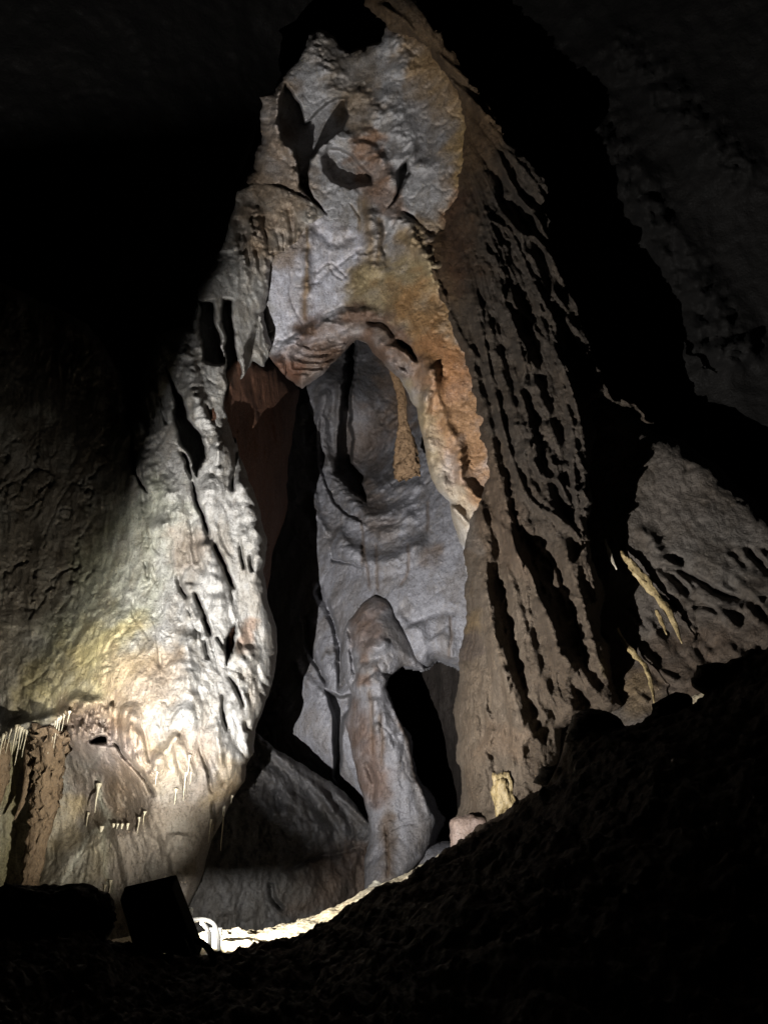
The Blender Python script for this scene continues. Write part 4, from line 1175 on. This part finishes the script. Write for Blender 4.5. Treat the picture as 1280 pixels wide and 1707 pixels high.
# yoke, clamp, strap
P_ = [vec(300, 1560, 4.32), vec(312, 1590, 4.27), vec(318, 1612, 4.32), vec(322, 1640, 4.37)]
V, q, t = tube_np([tuple(p - base) for p in P_], [0.02, 0.021, 0.02, 0.02], 12, 0, 0, 0.5)
solid('yoke', V, q, t, BLACK, fl)
P_ = [vec(300, 1572, 4.22), vec(284, 1590, 4.20), vec(272, 1610, 4.22), vec(262, 1630, 4.27)]
V, q, t = tube_np([tuple(p - base) for p in P_], [0.013, 0.017, 0.017, 0.017], 12, 0, 0, 0.4)
solid('strut', V, q, t, BLACK, fl)
P_ = [vec(326, 1568, 4.32), vec(338, 1572, 4.22), vec(350, 1585, 4.14), vec(356, 1602, 4.12), vec(352, 1630, 4.12)]
V, q, t = tube_np([tuple(p - base) for p in P_], [0.015, 0.016, 0.017, 0.016, 0.016], 12, 0, 0, 0.5)
solid('cable', V, q, t, RUBBER, fl)
# lamp glass inside the box
bm = bmesh.new()
box_into(bm, (0, 0, 0), (0.12, 0.08, 0.01), Matrix.Translation(BOX + AIM * 0.03 - base) @ frame(AIM, 0.3).to_4x4())
part_bm('lamp_glass', bm, GLASS, fl)

# ---- small floor lamp with a white bent bracket
f2 = empty('floor_lamp', vec(352, 1600, 6.8), 'small lamp on a white bent bracket, glowing behind the black floodlight', 'lamp')
b2 = f2.location
for P_ in ([vec(318, 1534, 6.95), vec(340, 1533, 6.95), vec(356, 1540, 6.9), vec(364, 1560, 6.9), vec(366, 1600, 6.9)], [vec(336, 1537, 7.0), vec(346, 1548, 6.98), vec(350, 1565, 6.95), vec(348, 1600, 6.95)]):
    V, q, t = tube_np([tuple(p - b2) for p in P_], [0.016] * len(P_), 10)
    solid('bracket', V, q, t, WHITE, f2)
bm = bmesh.new()
Mh = Matrix.Translation(LAMP2 - b2) @ Matrix.Rotation(math.radians(-38), 4, 'Z') @ Matrix.Rotation(math.radians(-4), 4, 'X')
box_into(bm, (0, 0.02, 0.028), (0.22, 0.20, 0.05), Mh)
box_into(bm, (0, -0.07, -0.03), (0.20, 0.02, 0.063), Mh)
part_bm('hood', bm, BLACK, f2)
bm = bmesh.new()
box_into(bm, (0, 0, 0), (0.10, 0.04, 0.08), Matrix.Translation(SPILL + Vector((0.05, -0.05, -0.01)) - b2))
part_bm('housing', bm, BLACK, f2, 0.006)

# ---- the main floodlight, low behind the flat topped boulder; two barn doors cut its beam
f3 = empty('floodlight', LAMP + Vector((0, -0.05, -0.2)), 'low floodlight behind the black flat topped boulder, only its glow shows', 'floodlight')
bm = bmesh.new()
box_into(bm, (0, 0, 0), (0.16, 0.02, 0.12), Matrix.Translation(LAMP + Vector((0, -0.06, -0.03)) - f3.location))
part_bm('housing', bm, BLACK, f3, 0.006)
# barn door flaps that cut the beam
K = 0.06


def flap(points, yo):
    bm = bmesh.new()
    vs_ = []
    for th in (0.0, 0.006):
        vs_.append([bm.verts.new(LAMP + Vector((x * K, K + yo + th, z * K)) - f3.location) for x, z in points])
    bm.faces.new(vs_[0])
    bm.faces.new(vs_[1][::-1])
    n = len(points)
    for i in range(n):
        bm.faces.new((vs_[0][i], vs_[0][(i + 1) % n], vs_[1][(i + 1) % n], vs_[1][i]))
    part_bm('flap', bm, BLACK, f3)



def tan_of(px, py, Y):
    d = vec(px, py, Y) - LAMP
    return (d.x / d.y, d.z / d.y)


up = [tan_of(60, 1180, 9.8), tan_of(105, 1090, 9.9), tan_of(222, 860, 10.3), tan_of(335, 470, 11.3), tan_of(430, 280, 11.7)]
up = [up[0], up[2], up[4]]
flap(up + [(up[2][0] - 0.5, up[2][1] + 0.1), (-2.4, 2.0), (-2.6, up[0][1])], 0.0)
dn = [tan_of(60, 1180, 9.8), tan_of(250, 1300, 9.6), tan_of(449, 1245, 12.0), tan_of(600, 1350, 12.9), tan_of(650, 1500, 12.5)]
flap(dn + [(1.3, -1.6), (0.2, -1.9), (-1.6, -0.9), (-2.6, up[0][1] - 0.05)], 0.006)
